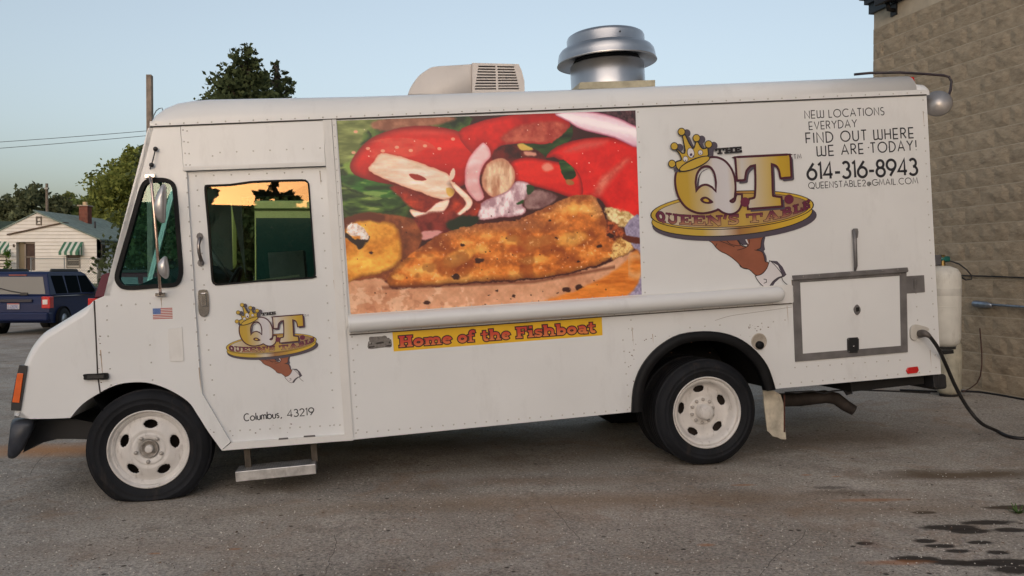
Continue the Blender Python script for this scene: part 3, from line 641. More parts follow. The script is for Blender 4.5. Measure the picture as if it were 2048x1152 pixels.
# rivets
mb = MB()
def riv(x0, y0, x1, y1, n, off=0., r=.0062):
    for i in range(n):
        t = i/(n-1) if n > 1 else 0; x, z = S(x0+(x1-x0)*t, y0+(y1-y0)*t, off); vs = []
        vs = [(x+r*math.cos(k*math.pi/3), off-.0003, z+r*math.sin(k*math.pi/3)) for k in range(6)]+[(x+r*.6*math.cos(k*math.pi/3), off-.0045, z+r*.6*math.sin(k*math.pi/3)) for k in range(6)]
        mb.add(vs, [(k, (k+1) % 6, 6+(k+1) % 6, 6+k) for k in range(6)]+[(6, 7, 8, 9, 10, 11)], True)
riv(312, 248.5, 1842, 185, 56, -.008); riv(668, 250, 690, 612, 17, -.018, .005); riv(704, 674, 716, 860, 9)
riv(1846, 200, 1872, 735, 22); riv(1276, 224, 1290, 585, 13); riv(374, 262, 380, 330, 4); riv(392, 352, 640, 343, 8, dy); riv(642, 362, 668, 850, 15, dy)
riv(395, 380, 408, 570, 7, dy); riv(410, 640, 428, 790, 6, dy); riv(440, 305, 640, 296, 7); riv(366, 260, 372, 330, 4); riv(373, 356, 384, 560, 8); riv(386, 580, 398, 720, 6)
riv(712, 866, 1255, 819, 26); riv(1560, 768, 1860, 743, 15); riv(214, 612, 300, 607, 4); riv(214, 640, 222, 770, 5); riv(300, 690, 305, 760, 3); riv(1262, 640, 1268, 700, 4)
riv(1500, 650, 1570, 640, 4); riv(1440, 650, 1380, 655, 3); riv(1590, 735, 1800, 720, 10); riv(460, 862, 680, 850, 12, dy); riv(702, 627.5, 1275, 588.5, 20, -.0105, .004); riv(702, 666, 1580, 605, 26, -.0125, .004)
riv(1830, 560, 1835, 640, 4); riv(425, 312, 425, 312, 1); riv(715, 690, 740, 686, 2); riv(1246, 680, 1259, 815, 7)
T(mb, 'rivet', mat('rivet_paint', (.50, .48, .45), .45), kind='stuff')
mb = MB(); rq = random.Random(8)
for (px, py, ln) in ((1264,655,38),(201,700,60),(1574,612,40),(398,735,50),(1583,560,30),(1860,700,40),(668,560,40),(700,840,30),(1518,712,46),(322,596,22),(1305,668,20),(640,345,26),(1846,222,40),(1100,600,0)):
    x, z = S(px, py); w_ = rq.uniform(.002, .004); l_ = ln/280
    mb.add([(x-w_, -.0009, z), (x+w_, -.0009, z), (x+w_*.6, -.0009, z-l_*.6), (x+w_*.1, -.0009, z-l_), (x-w_*.5, -.0009, z-l_*.55)], [(0, 1, 2, 3, 4)])
T(mb, 'rust_streak', mat('streak_rust', (.40, .30, .22), .8, var=.3, vscale=30), kind='stuff')
mb = MB()
for i in range(7): x, z = S(*cp(1560,440,3.6,[(155+i*113, 405-i*8.1)])[0]); mb.ball((x, -.027, z), .006, n=6, h=4)
for i in range(7): x, z = S(*cp(1560,440,3.6,[(130+i*122, 436-i*8.2)])[0]); mb.ball((x, -.011, z), .005, n=6, h=4)
mb.build('hinge_screw', CHR, hatch, kind='stuff')
# rust scuffs and chips on the paint (real spots, flat)
mb = MB(); rnd_ = random.Random(3)
for (x0, y0, sx, sy, n) in ((1520,655,14,4,14),(1300,672,30,10,6),(820,232,60,3,10),(350,238,40,2,6),(1262,700,6,40,8),(200,700,3,50,10),(950,225,80,3,6),(1400,690,60,12,8),(520,860,90,6,8)):
    for _ in range(n):
        x, z = S(x0+rnd_.gauss(0, sx), y0+rnd_.gauss(0, sy)); r = rnd_.uniform(.0012, .004)
        if (z < S(1000, 700)[1] or y0 > 300): mb.add([(x+r*1.8*math.cos(k*1.05+rnd_.random()*.5), -.0007, z+r*math.sin(k*1.05)) for k in range(6)], [tuple(range(6))])
T(mb, 'paint_chip', mat('chip_rust', (.13, .075, .045), .9), kind='stuff')
sc = spline([(1430,641),(1460,632),(1500,626),(1550,619),(1584,614)], 5); a_, b_ = ribbon_pts(SL(sc), .0022)
T(MB().poly([[tuple(p) for p in a_]+[tuple(p) for p in reversed(b_)]], -.0006), 'paint_scratch', mat('scratch', (.2, .17, .14), .8))
# ---- air conditioner on the roof
yc = .75
acp = cp(780, 20, 3.3032, [(118,556),(140,500),(190,430),(240,392),(290,368),(420,358),(545,350),(545,560)])
L1 = SL(acp, yc); n = len(L1)
acw = 1.45; ACW = mat('ac_plastic', (.62, .57, .53), .45, var=.06, vscale=4, dirt=.12)
def soft_extrude(L1, y0, y1, r, mb):
    cx = sum(p[0] for p in L1)/len(L1); zb = min(p[1] for p in L1); vs = []; n = len(L1)
    for y, k in ((y0, 1-r*1.2), (y0+.01, 1-r*.5), (y0+.04, 1), (y1-.04, 1), (y1, 1-r)): vs += [(cx+(p[0]-cx)*(k if k > .99 else (1-(1-k)*.4)), y, zb+(p[1]-zb)*k) for p in L1]
    return mb.add(vs, [(j*n+i, j*n+(i+1) % n, (j+1)*n+(i+1) % n, (j+1)*n+i) for j in range(4) for i in range(n)]+[tuple(range(n)), tuple(reversed(range(4*n, 5*n)))], True)
ac = bpy.data.objects.new('air_conditioner', None); C.objects.link(ac); ac.parent = truck
soft_extrude(SL(spline(acp[:7], 4)+[acp[7]], yc), yc, acw, .05, MB()).build('shroud', ACW, ac)
hs = cp(780, 20, 3.3032, [(543,349),(850,357),(870,400),(888,470),(890,560),(543,560)])
G = [(583,372,820,376),(581,390,824,394),(578,408,830,412),(575,428,834,430),(572,447,838,448),(569,465,842,465),(566,484,846,484),(563,503,850,501),(561,521,853,519)]
holes = []
bars = []
for (xa, ya, xb, yb) in G:
    xm = xa+(xb-xa)*.475; f = lambda t, o: (xa+(xb-xa)*t, ya+(yb-ya)*t+o)
    for t0, t1 in ((0, .48), (.53, 1)): holes.append(SL(cp(780, 20, 3.3032, [f(t0, -5), f(t1, -5), f(t1, 5), f(t0, 5)]), yc-.01))
MB().prism([SL(hs, yc-.01)]+holes, yc-.01, yc+.006).build('louvre_grille', ACW, ac)
MB().prism([SL(cp(780, 20, 3.3032, [(545,349.5),(848,357.5),(868,400),(886,470),(888,560),(545,560)]), yc+.007)], yc+.08, acw).build('condenser_housing', ACW, ac)
mb = MB().prism([SL(cp(780, 20, 3.3032, [(550,352),(846,360),(866,402),(884,470),(886,560),(550,560)]), yc+.05)], yc+.05, yc+.07); mb.build('condenser_core', mat('coil_dark', (.04, .03, .03), .7, var=.5, vscale=30), ac)
mb = MB(); 
a0 = SL(hs, yc); mb.add([(p[0], yc+.006, p[1]) for p in a0[:4]]+[(p[0], yc+.09, p[1]) for p in a0[:4]], [(i, i+1, i+5, i+4) for i in range(3)]); mb.build('shroud_lip', ACW, ac)
mb = MB(); 
for t in ((735,385,815,398),(730,415,760,470),(775,425,830,430),(770,455,800,470),(715,500,840,512)): mb.prism([SL(cp(780,20,3.3032,[(t[0],t[1]),(t[2],t[1]),(t[2],t[3]),(t[0],t[3])]), yc+.03)], yc+.02, yc+.04)
mb.build('compressor_piping', mat('pipe_pale', (.45, .36, .30), .5), ac)
# ---- mushroom exhaust fan
fan = bpy.data.objects.new('exhaust_fan', None); C.objects.link(fan); fan.parent = truck
yf = 1.05; k = 3.3032
def fp(x, y): return S(780+x/k, 20+y/k, yf)[0], S(780+x/k, 20+y/k, yf-.26)[1]
xc, zb = fp(1440, 500); sc_ = (fp(1500, 300)[0]-fp(1400, 300)[0])/100*1.0
def fr(px): return px*sc_
# the fan stands plumb to gravity-ish: tilt a little to match
Mf = Matrix.Translation((xc, yf, zb)) @ Matrix.Rotation(math.radians(1.0), 4, 'Y')
zz = lambda y: fp(1440, y)[1]-zb
STN = mat('spun_aluminium', (.56, .545, .54), .30, 1, var=.10, vscale=5, bump=.0004, bscale=90)
MB().lathe([(fr(234), -.08), (fr(234), zz(318)), (fr(225), zz(308))], 64, Mf).build('windband', STN, fan)
MB().lathe([(fr(200), zz(262)), (fr(296), zz(296)), (fr(310), zz(306)), (fr(316), zz(304)), (fr(311), zz(294)), (fr(307), zz(262)), (fr(301), zz(232)), (fr(287), zz(211)), (fr(264), zz(199)), (fr(250), zz(196))], 72, Mf).build('fan_hood', STN, fan)
MB().lathe([(fr(251), zz(200)), (fr(251), zz(195)), (fr(246), zz(188)), (fr(245), zz(136)), (fr(239), zz(120)), (fr(224), zz(110)), (fr(180), zz(105)), (0, zz(102))], 72, Mf).build('motor_cover', STN, fan)
x, z = fp(1436, 160); MB().ball((x, yf-fr(246), z), .007, .004, .007).build('cover_screw', BLK, fan)
MB().lathe([(0, zz(312)), (fr(224), zz(312)), (fr(205), zz(275)), (0, zz(270))], 32, Mf).build('inner_dark', DARK, fan)
pl = MB(); fq = lambda x, y: S(780+x/k, 20+y/k, yf-.40)
q = [fq(1245, 520), fq(1255, 478), fq(1500, 470), fq(1752, 462), fq(1752, 520)]; q[2:2] = [fq(1350, 474)]
pl.prism([[(p[0], p[1]) for p in q]], .65, 1.5); pl.build('curb', mat('curb_beige', (.42, .38, .27), .7, var=.2, vscale=12, bump=.004, bscale=20), fan, bevel=.008)
mb = MB(); 0 and mb.prism([[(fp(1500, 345)[0], fp(1500, 345)[1]), (fp(1506, 345)[0], fp(1506, 345)[1]), (fp(1506, 480)[0], fp(1506, 480)[1]), (fp(1500, 480)[0], fp(1500, 480)[1])]], yf-fr(235), yf-fr(228)); 
# ---- cab interior
INT = mat('interior_dark', (.03, .04, .04), .8, var=.4, vscale=4); 
T(MB().prism([[(xw1+.06, zw1-.1), (xw1+.10, zw1+.04), (xw1+.50, zw1+.20), (xw1+.58, zw1+.12), (xw1+.60, zw1-.2)]], .3, 2.1), 'dashboard', INT)
x, z = S(470, 560, .6)
seat = bpy.data.objects.new('driver_seat', None); C.objects.link(seat); seat.parent = truck
SE = mat('seat_vinyl', (.13, .13, .14), .6, var=.3, vscale=6)
MB().box(x+.15, x+.65, .45, .95, z-.32, z-.2).build('seat_cushion', SE, seat, bevel=.04)
MB().hexa([(x+.58, .47, z-.2), (x+.58, .93, z-.2), (x+.72, .93, z+.42), (x+.72, .47, z+.42), (x+.68, .47, z-.2), (x+.68, .93, z-.2), (x+.8, .93, z+.42), (x+.8, .47, z+.42)]).build('backrest', SE, seat, bevel=.04)
sw = [Vector((x-.05+.14*math.sin(t)*.6, .7+.2*math.cos(t), z-.08+.17*math.sin(t))) for t in [k_*2*math.pi/24 for k_ in range(24)]]
T(MB().tube(sw, .014, 8, closed=True), 'steering_wheel', BLP)
mb = MB(); mb.tube([P3(420,500,1.5), P3(462,560,1.5)], .02, 8); mb.box(*(lambda a, b: (a[0], b[0]))(S(540, 560, 1.4), S(610, 545, 1.4)), 1.4, 1.8, S(540, 566, 1.4)[1], S(540, 505, 1.4)[1])
T(mb, 'engine_cover', mat('interior_grey', (.20, .20, .21), .7, var=.4, vscale=3))
q = S(505, 566, 2.0); q2 = S(598, 548, 2.0)
T(MB().prism([SL([(505,561),(598,549),(599,553),(505,565)], 1.0)], 1.0, 1.05), 'door_ledge', mat('ledge_pale', (.45, .42, .33), .6))
# ================================================================== lettering
def arc(cx, cy, rx, ry, a0, a1, n=14): return [(cx+rx*math.cos(math.radians(a0+(a1-a0)*i/n)), cy+ry*math.sin(math.radians(a0+(a1-a0)*i/n))) for i in range(n+1)]
A = arc
# thin round sans: (width, strokes), cap height 1
SANS = {
 'A': (.74, [[(0,0),(.37,1),(.74,0)], [(.14,.33),(.60,.33)]]), 'B': (.5, [[(0,0),(0,1),(.22,1)]+A(.22,.76,.24,.24,90,-90)+[(0,.52)], [(.2,.52)]+A(.22,.26,.28,.26,90,-90)+[(0,0)]]),
 'C': (.82, [A(.5,.5,.5,.5,50,310,20)]), 'D': (.66, [[(0,0),(0,1),(.16,1)]+A(.16,.5,.5,.5,90,-90,16)+[(0,0)]]), 'E': (.48, [[(.48,1),(0,1),(0,0),(.48,0)], [(0,.42),(.46,.42)]]),
 'F': (.46, [[(.46,1),(0,1),(0,0)], [(0,.45),(.42,.45)]]), 'G': (.9, [A(.5,.5,.5,.5,45,360,22)+[(.52,.5)]]), 'H': (.56, [[(0,0),(0,1)], [(.56,0),(.56,1)], [(0,.5),(.56,.5)]]),
 'I': (.04, [[(.02,0),(.02,1)]]), 'L': (.42, [[(0,1),(0,0),(.42,0)]]), 'M': (.86, [[(0,0),(.14,1),(.43,.18),(.72,1),(.86,0)]]), 'N': (.62, [[(0,0),(0,1),(.62,0),(.62,1)]]),
 'O': (1., [A(.5,.5,.5,.5,0,360,26)]), 'Q': (1., [A(.5,.5,.5,.5,0,360,26), [(.5,.22),(.72,-.04),(.98,-.08)]]), 'R': (.52, [[(0,0),(0,1),(.22,1)]+A(.22,.74,.26,.26,90,-90)+[(0,.48)], [(.2,.48),(.52,0)]]),
 'S': (.48, [A(.25,.74,.22,.24,40,230,12)+A(.24,.25,.24,.26,62,-140,14)[1:]]), 'T': (.56, [[(0,1),(.56,1)], [(.28,1),(.28,0)]]), 'U': (.6, [[(0,1)]+A(.3,.3,.3,.3,180,360,12)+[(.6,1)]]),
 'V': (.68, [[(0,1),(.34,0),(.68,1)]]), 'W': (.86, [[(0,1),(0,.2)]+A(.12,.14,.12,.13,190,300,5)+[(.32,.05),(.43,.12),(.43,1)], [(.43,.12),(.54,.05)]+A(.74,.14,.12,.13,240,350,5)+[(.86,.2),(.86,1)]]),
 'Y': (.66, [[(0,1),(.33,.5),(.66,1)], [(.33,.5),(.33,0)]]), '!': (.06, [[(.03,1),(.03,.3)], [(.03,.06),(.03,.0)]]), '.': (.06, [[(.0,.03),(.06,.03)]]), '-': (.36, [[(0,.36),(.36,.36)]]),
 '0': (.6, [A(.3,.5,.3,.5,0,360,24)]), '1': (.2, [[(0,.86),(.16,1),(.16,0)]]), '2': (.56, [A(.27,.72,.26,.27,165,-38,12)+[(.02,0),(.56,0)]]),
 '3': (.56, [A(.26,.75,.23,.24,150,-88,12), A(.26,.27,.29,.27,85,-150,14)]), '4': (.62, [[(.46,0),(.46,1),(0,.26),(.62,.26)]]),
 '6': (.62, [[(.46,1),(.07,.5)], A(.31,.31,.31,.31,140,500,24)]), '8': (.58, [A(.29,.76,.23,.235,0,360,20), A(.29,.27,.29,.27,0,360,22)]), '9': (.62, [A(.31,.69,.31,.31,0,360,24), [(.58,.52),(.20,0)]]),
 '@': (.62, [A(.31,.3,.11,.14,0,360,12), [(.42,.42),(.44,.2)]+A(.31,.3,.31,.32,-18,300,18)]), ',': (.06, [[(.06,.04),(.0,-.16)]]),
 'o': (.62, [A(.31,.31,.31,.31,0,360,20)]), 'l': (.04, [[(.02,0),(.02,1)]]), 'u': (.42, [[(0,.6)]+A(.21,.2,.21,.2,180,360,9)+[(.42,.6)], [(.42,.2),(.42,0)]]),
 'm': (.68, [[(0,0),(0,.62)], A(.17,.45,.17,.17,180,0,8)+[(.34,0)], A(.51,.45,.17,.17,180,0,8)+[(.68,0)]]), 'b': (.6, [[(0,0),(0,1)], A(.31,.31,.3,.31,0,360,20)]), 's': (.3, [A(.155,.47,.14,.15,40,230,8)+A(.15,.17,.15,.16,60,-140,9)[1:]]),
}
EPS = [0.]
def stroke_text(word, p0, p1, h, sw, f, y, mb=None, gap=.26, font=None, bold_end=False):
    """word between baseline pixels p0 and p1, cap height h pixels, stroke sw (of height); f maps pixel->local"""
    font = font or SANS; g = gap; tot = sum(font[c][0] for c in word)+g*(len(word)-1); mb = mb or MB()
    ex = Vector((p1[0]-p0[0], p1[1]-p0[1])); L = ex.length; ux = ex/L; up = Vector((-.062, -1)).normalized(); su = L/tot; x = 0
    for ch in word:
        w, sts = font[ch]
        for s in sts:
            px = [Vector(p0)+ux*((x+u)*su)+up*(v*h) for u, v in s]; loc = [f(*p) for p in px]
            wl = (Vector(f(p0[0], p0[1]))-Vector(f(p0[0]+up.x*h, p0[1]+up.y*h))).length*sw
            if len(loc) > 1:
                closed = (Vector(loc[0])-Vector(loc[-1])).length < wl*.1 and len(loc) > 6
                if closed: loc = loc[:-1]
                a, b = ribbon_pts(loc, wl, closed); yy = y-EPS[0]; EPS[0] = (EPS[0]+4e-5) % 4e-4
                m = len(loc); vs = [(p.x, yy, p.y) for p in a]+[(p.x, yy, p.y) for p in b]
                mb.add(vs, [(i, (i+1) % m, m+(i+1) % m, m+i) for i in range(m if closed else m-1)])
        x += w+g
    return mb
INK = mat('ink_black', (.016, .016, .022), .45)
f0 = lambda x, y: S(x, y, 0)
fd = lambda x, y: S(x, y, dy)
def t5(pts): return [(1600+x/6.064, 200+y/6.064) for x, y in pts]
def words(name, items, h, sw, f, y, parent=truck, gap=.26):
    for w, a, b in items: stroke_text(w, a, b, h, sw*1.45, f, y, None, gap).build(name, INK, parent)
def bl(x0, y0, x1, y1, a, b): # points on a baseline given in the 6.064x crop
    f = lambda x: (x, y0+(y1-y0)*(x-x0)/(x1-x0)); return t5([f(a), f(b)])
L1_ = lambda w, a, b, q: (w, *bl(*q, a, b))
q = (60, 225, 1020, 180); words('locations_lettering', [L1_('NEW', 60, 288, q), L1_('LOCATIONS', 352, 1020, q)], 15.2, .085, f0, -.0006)
q = (112, 360, 690, 328); words('everyday_lettering', [L1_('EVERYDAY', 112, 690, q)], 15.2, .085, f0, -.0006)
q = (78, 525, 1380, 458); words('find_out_lettering', [L1_('FIND', 76, 400, q), L1_('OUT', 497, 808, q), L1_('WHERE', 898, 1378, q)], 20.3, .09, f0, -.0006, gap=.3)
q = (210, 682, 1415, 608); words('today_lettering', [L1_('WE', 210, 410, q), L1_('ARE', 505, 770, q), L1_('TODAY', 858, 1370, q), L1_('!', 1403, 1415, q)], 20, .09, f0, -.0006, gap=.3)
q = (95, 965, 1425, 905); words('phone_lettering', [('614-316-8943', *bl(*q, 95, 1425))], 32, .115, f0, -.0006, gap=.17)
q = (105, 1075, 1430, 1012); words('email_lettering', [('QUEENSTABLE2@GMAIL.COM', *bl(*q, 105, 1430))], 12, .09, f0, -.0006, gap=.24)
words('city_lettering', [('C', (488.5, 842.3), (498, 841.2)), ('olumbus', (501, 841), (558, 835.5)), (',', (561.5, 835), (563.5, 834.8)), ('43219', (575, 834.5), (628, 829.3))], 14.2, .10, fd, dy-.0006, door, gap=.17)
mb = MB()
for q_ in ((830,577),(1080,572)): x, z = f0(*t5([q_])[0]); mb.add([(x+.007*math.cos(k*1.05), -.0008, z+.005*math.sin(k*1.05)) for k in range(6)], [tuple(range(6))])
T(mb, 'lettering_speck', INK, kind='stuff')
# ---------------- heavy slab letters: strokes (polylines, width) on a unit cap height
def slab(ch):
    w = .27; s = .15
    B = lambda x0, y0, x1, y1, ww=w: ([(x0, y0), (x1, y1)], ww)
    D = {
     'H': (1.0, [B(.22,0,.22,1),B(.78,0,.78,1),B(.22,.5,.78,.5,.2),B(0,.08,.44,.08,.17),B(.56,.08,1,.08,.17),B(0,.92,.44,.92,.17),B(.56,.92,1,.92,.17)]),
     'F': (.88, [B(.24,0,.24,1),B(0,.08,.5,.08,.17),B(0,.91,.86,.91,.18),B(.78,.62,.78,1,.16),B(.2,.48,.6,.48,.16),B(.58,.36,.58,.6,.12)]),
     'T': (.98, [B(.49,0,.49,1),B(.25,.08,.73,.08,.17),B(0,.9,.98,.9,.19),B(.08,.6,.08,1,.16),B(.9,.6,.9,1,.16)]),
     'E': (.86, [B(.24,0,.24,1),B(0,.08,.84,.08,.18),B(0,.92,.82,.92,.18),B(.77,0,.77,.36,.15),B(.76,.66,.76,1,.15),B(.24,.5,.6,.5,.16),B(.56,.36,.56,.64,.12)]),
     'N': (1.04, [B(.2,0,.2,1,.2),B(.84,0,.84,1,.2),B(.2,.95,.84,.05,.27),B(0,.07,.4,.07,.15),B(0,.93,.3,.93,.15),B(.64,.93,1.04,.93,.15)]),
     'U': (1.0, [([(.22,1),(.22,.35)]+A(.49,.36,.27,.27,180,360,8)+[(.76,1)], .24),B(0,.93,.44,.93,.15),B(.56,.93,.98,.93,.15)]),
     'Q': (1.0, [(A(.47,.5,.34,.38,0,360,18), .26), ([(.5,.25),(.75,-.02),(.98,.06)], .16)]),
     'S': (.74, [(A(.37,.72,.24,.19,10,220,9)+A(.37,.27,.26,.2,60,-170,10)[1:], .24),B(.66,.66,.66,1,.12),B(.07,0,.07,.36,.12)]),
     'A': (1.06, [B(.5,.98,.2,.05,.2),B(.5,.98,.84,.05,.28),B(.3,.3,.7,.3,.14),B(0,.07,.4,.07,.15),B(.6,.07,1.06,.07,.15)]),
     'B': (.92, [B(.26,0,.26,1),([(.2,.92),(.5,.92)]+A(.52,.73,.2,.19,90,-90,7)+[(.3,.54)], .2),([(.3,.48),(.52,.48)]+A(.56,.28,.22,.2,90,-90,7)+[(.2,.08)], .2),B(0,.08,.3,.08,.16),B(0,.92,.3,.92,.16)]),
     'L': (.84, [B(.25,0,.25,1),B(0,.92,.5,.92,.16),B(0,.08,.84,.08,.17),B(.77,0,.77,.42,.15)]),
     "'": (.22, [B(.13,1,.08,.62,.2)]),
     'o': (.80, [(A(.4,.34,.26,.23,0,360,16), .26)]),
     'e': (.76, [([(.2,.36),(.6,.36)], .12), (A(.39,.34,.25,.23,5,320,14), .25)]),
     'm': (1.26, [B(.22,0,.22,.62),([(.22,.42)]+A(.44,.42,.2,.16,150,0,6)+[(.64,0)], .24),([(.66,.42)]+A(.86,.42,.2,.16,150,0,6)+[(1.06,0)], .24),B(0,.07,.42,.07,.14),B(.48,.07,.82,.07,.14),B(.88,.07,1.26,.07,.14),B(0,.6,.3,.6,.14)]),
     'f': (.66, [([(.24,0),(.24,.72)]+A(.44,.76,.2,.18,180,50,6), .25),B(0,.58,.54,.58,.14),B(0,.07,.52,.07,.14),B(.5,.84,.62,.9,.2)]),
     't': (.62, [([(.26,.9),(.26,.22)]+A(.42,.2,.15,.12,180,330,5), .25),B(.0,.6,.56,.6,.15)]),
     'h': (.98, [B(.22,0,.22,1),([(.22,.4)]+A(.5,.42,.25,.19,150,0,6)+[(.75,0)], .25),B(0,.07,.44,.07,.15),B(.54,.07,.98,.07,.15),B(0,.93,.22,.93,.15)]),
     'i': (.5, [B(.25,0,.25,.64),B(.02,.07,.5,.07,.15),B(.02,.58,.25,.58,.15),B(.25,.80,.25,1.0,.25)]),
     's': (.66, [(A(.33,.47,.2,.12,20,230,8)+A(.33,.2,.22,.13,60,-165,8)[1:], .19),B(.58,.44,.58,.66,.1),B(.06,0,.06,.24,.1)]),
     'b': (.84, [B(.22,0,.22,1),(A(.46,.33,.24,.22,0,360,14), .25),B(0,.93,.22,.93,.15)]),
     'a': (.82, [(A(.36,.22,.2,.14,0,360,12), .2),([(.12,.54)]+A(.4,.42,.22,.18,110,0,6)+[(.62,.07),(.82,.07)], .22)]),
    }
    return D[ch]
def slab_text(word, path, h, f, y, lower_gap=.06, grow=0., mb=None, upv=None):
    "path(t) -> pixel on the baseline; t from 0 to 1"
    mb = mb or MB(); tot = sum(slab(c)[0] for c in word)+lower_gap*(len(word)-1); x = 0
    for ch in word:
        w, sts = slab(ch)
        for pts, sw in sts:
            a0 = Vector(path(x/tot)); a1 = Vector(path((x+w)/tot)); ux = (a1-a0)/w
            up = upv or Vector((ux.y, -ux.x)).normalized(); hh = h(x/tot) if callable(h) else h
            pp = [a0+ux*u+up*(v*hh) for u, v in pts]
            swp = sw*hh*(.9 if abs(pts[0][0]-pts[-1][0]) > abs(pts[0][1]-pts[-1][1]) and len(pts) == 2 else min(1.25, ux.length/hh if len(pts) == 2 else 1))+2*grow
            if len(pts) > 6 and (Vector(pts[0])-Vector(pts[-1])).length < .02: closed = True; pp = pp[:-1]
            else: closed = False
            if grow and not closed:
                d0 = (pp[0]-pp[1]).normalized(); d1 = (pp[-1]-pp[-2]).normalized(); pp[0] = pp[0]+d0*grow; pp[-1] = pp[-1]+d1*grow
            a, b = ribbon_pts([tuple(p) for p in pp], swp, closed); la = [f(p.x, p.y) for p in a]; lb = [f(p.x, p.y) for p in b]
            yy = y-EPS[0]; EPS[0] = (EPS[0]+4e-5) % 4e-4; m = len(la)
            mb.add([(p[0], yy, p[1]) for p in la]+[(p[0], yy, p[1]) for p in lb], [(i, (i+1) % m, m+(i+1) % m, m+i) for i in range(m if closed else m-1)])
        x += w+lower_gap
    return mb
# yellow strip
ban = [(784.5,664),(1203.5,633),(1205,670.5),(787.5,703)]
T(MB().poly([SL(ban)], -.0006), 'slogan_strip', mat('ink_yellow', (.80, .47, .008), .5, var=.06, vscale=5))
zA, zB = S(1000, 650)[1], S(1000, 682)[1]
SLOG = rampmat('slogan_red', 2, zB, zA, [(0, (.72, .24, .06)), (.45, (.60, .07, .025)), (1, (.52, .012, .02))])
bx0, by0, bx1, by1 = 799.3, 694.8, 1192., 664.8
bp_ = lambda x: (x, by0+(by1-by0)*(x-bx0)/(bx1-bx0))
upv = Vector((-.062, -1)).normalized(); OUTL = mat('ink_maroon_dark', (.045, .005, .006), .5)
for wd, xa, xb in (('Home', 798.5, 905), ('of', 915.5, 952), ('the', 963, 1021.5), ('Fishboat', 1032.5, 1192)):
    pth = lambda t: bp_(xa+(xb-xa)*t)
    slab_text(wd, pth, 22.5, f0, -.0011, .02, 2.0, None, upv).build('slogan_outline', OUTL, truck); slab_text(wd, pth, 22.5, f0, -.0019, .02, -.2, None, upv).build('slogan_lettering', SLOG, truck)

# dealer sticker
T(MB().poly([SL(spline(cp(720,660,25.6,[(470,370),(700,340),(1000,325),(1130,320),(1250,285),(1350,320),(1400,400),(1500,405),(1530,480),(1600,500),(1620,860),(1300,890),(1000,920),(430,965),(425,600),(480,590)]), 3, True))], -.0006), 'dealer_sticker', mat('ink_grey', (.17, .155, .145), .5, var=.3, vscale=60))
mb = MB()
for l in ([(440,680),(520,640),(620,700),(640,740),(500,730)],[(440,840),(740,820),(760,870),(450,930)],[(800,690),(900,630),(1160,590),(1260,650),(1100,700),(850,730)],[(1260,830),(1420,770),(1590,760),(1590,830),(1300,850)],[(1460,620),(1520,570),(1580,640),(1500,690)]): mb.poly([SL(cp(720,660,25.6,l))], -.0012)
T(mb, 'sticker_print', mat('ink_sticker_dark', (.03, .022, .02), .5))
# ================================================================== crown logo
GOLD = mat('ink_gold', (.55, .36, .035), .5); LBK = mat('ink_line_black', (.012, .008, .01), .5); MAR = mat('ink_maroon', (.135, .012, .04), .5)
SHD = mat('ink_shadow_grey', (.075, .06, .085), .5); SKN = mat('ink_brown', (.29, .09, .045), .5, var=.12, vscale=9); WHT = mat('ink_white2', (.68, .65, .66), .5)
MDK = mat('ink_maroon_line', (.065, .006, .02), .5)
Lc = lambda pts: cp(1290, 240, 3.2, pts)
Bc = lambda pts: cp(1300, 250, 6.4, pts)
Cc = lambda pts: cp(1460, 290, 6.4, pts)
Dc = lambda pts: cp(1460, 400, 6.4, pts)
def ell(cx, cy, a, b, tilt=0, n=48):
    t = math.radians(tilt); return [(cx+a*math.cos(q)*math.cos(t)-b*math.sin(q)*math.sin(t), cy+a*math.cos(q)*math.sin(t)+b*math.sin(q)*math.cos(t)) for q in [2*math.pi*i/n for i in range(n)]]
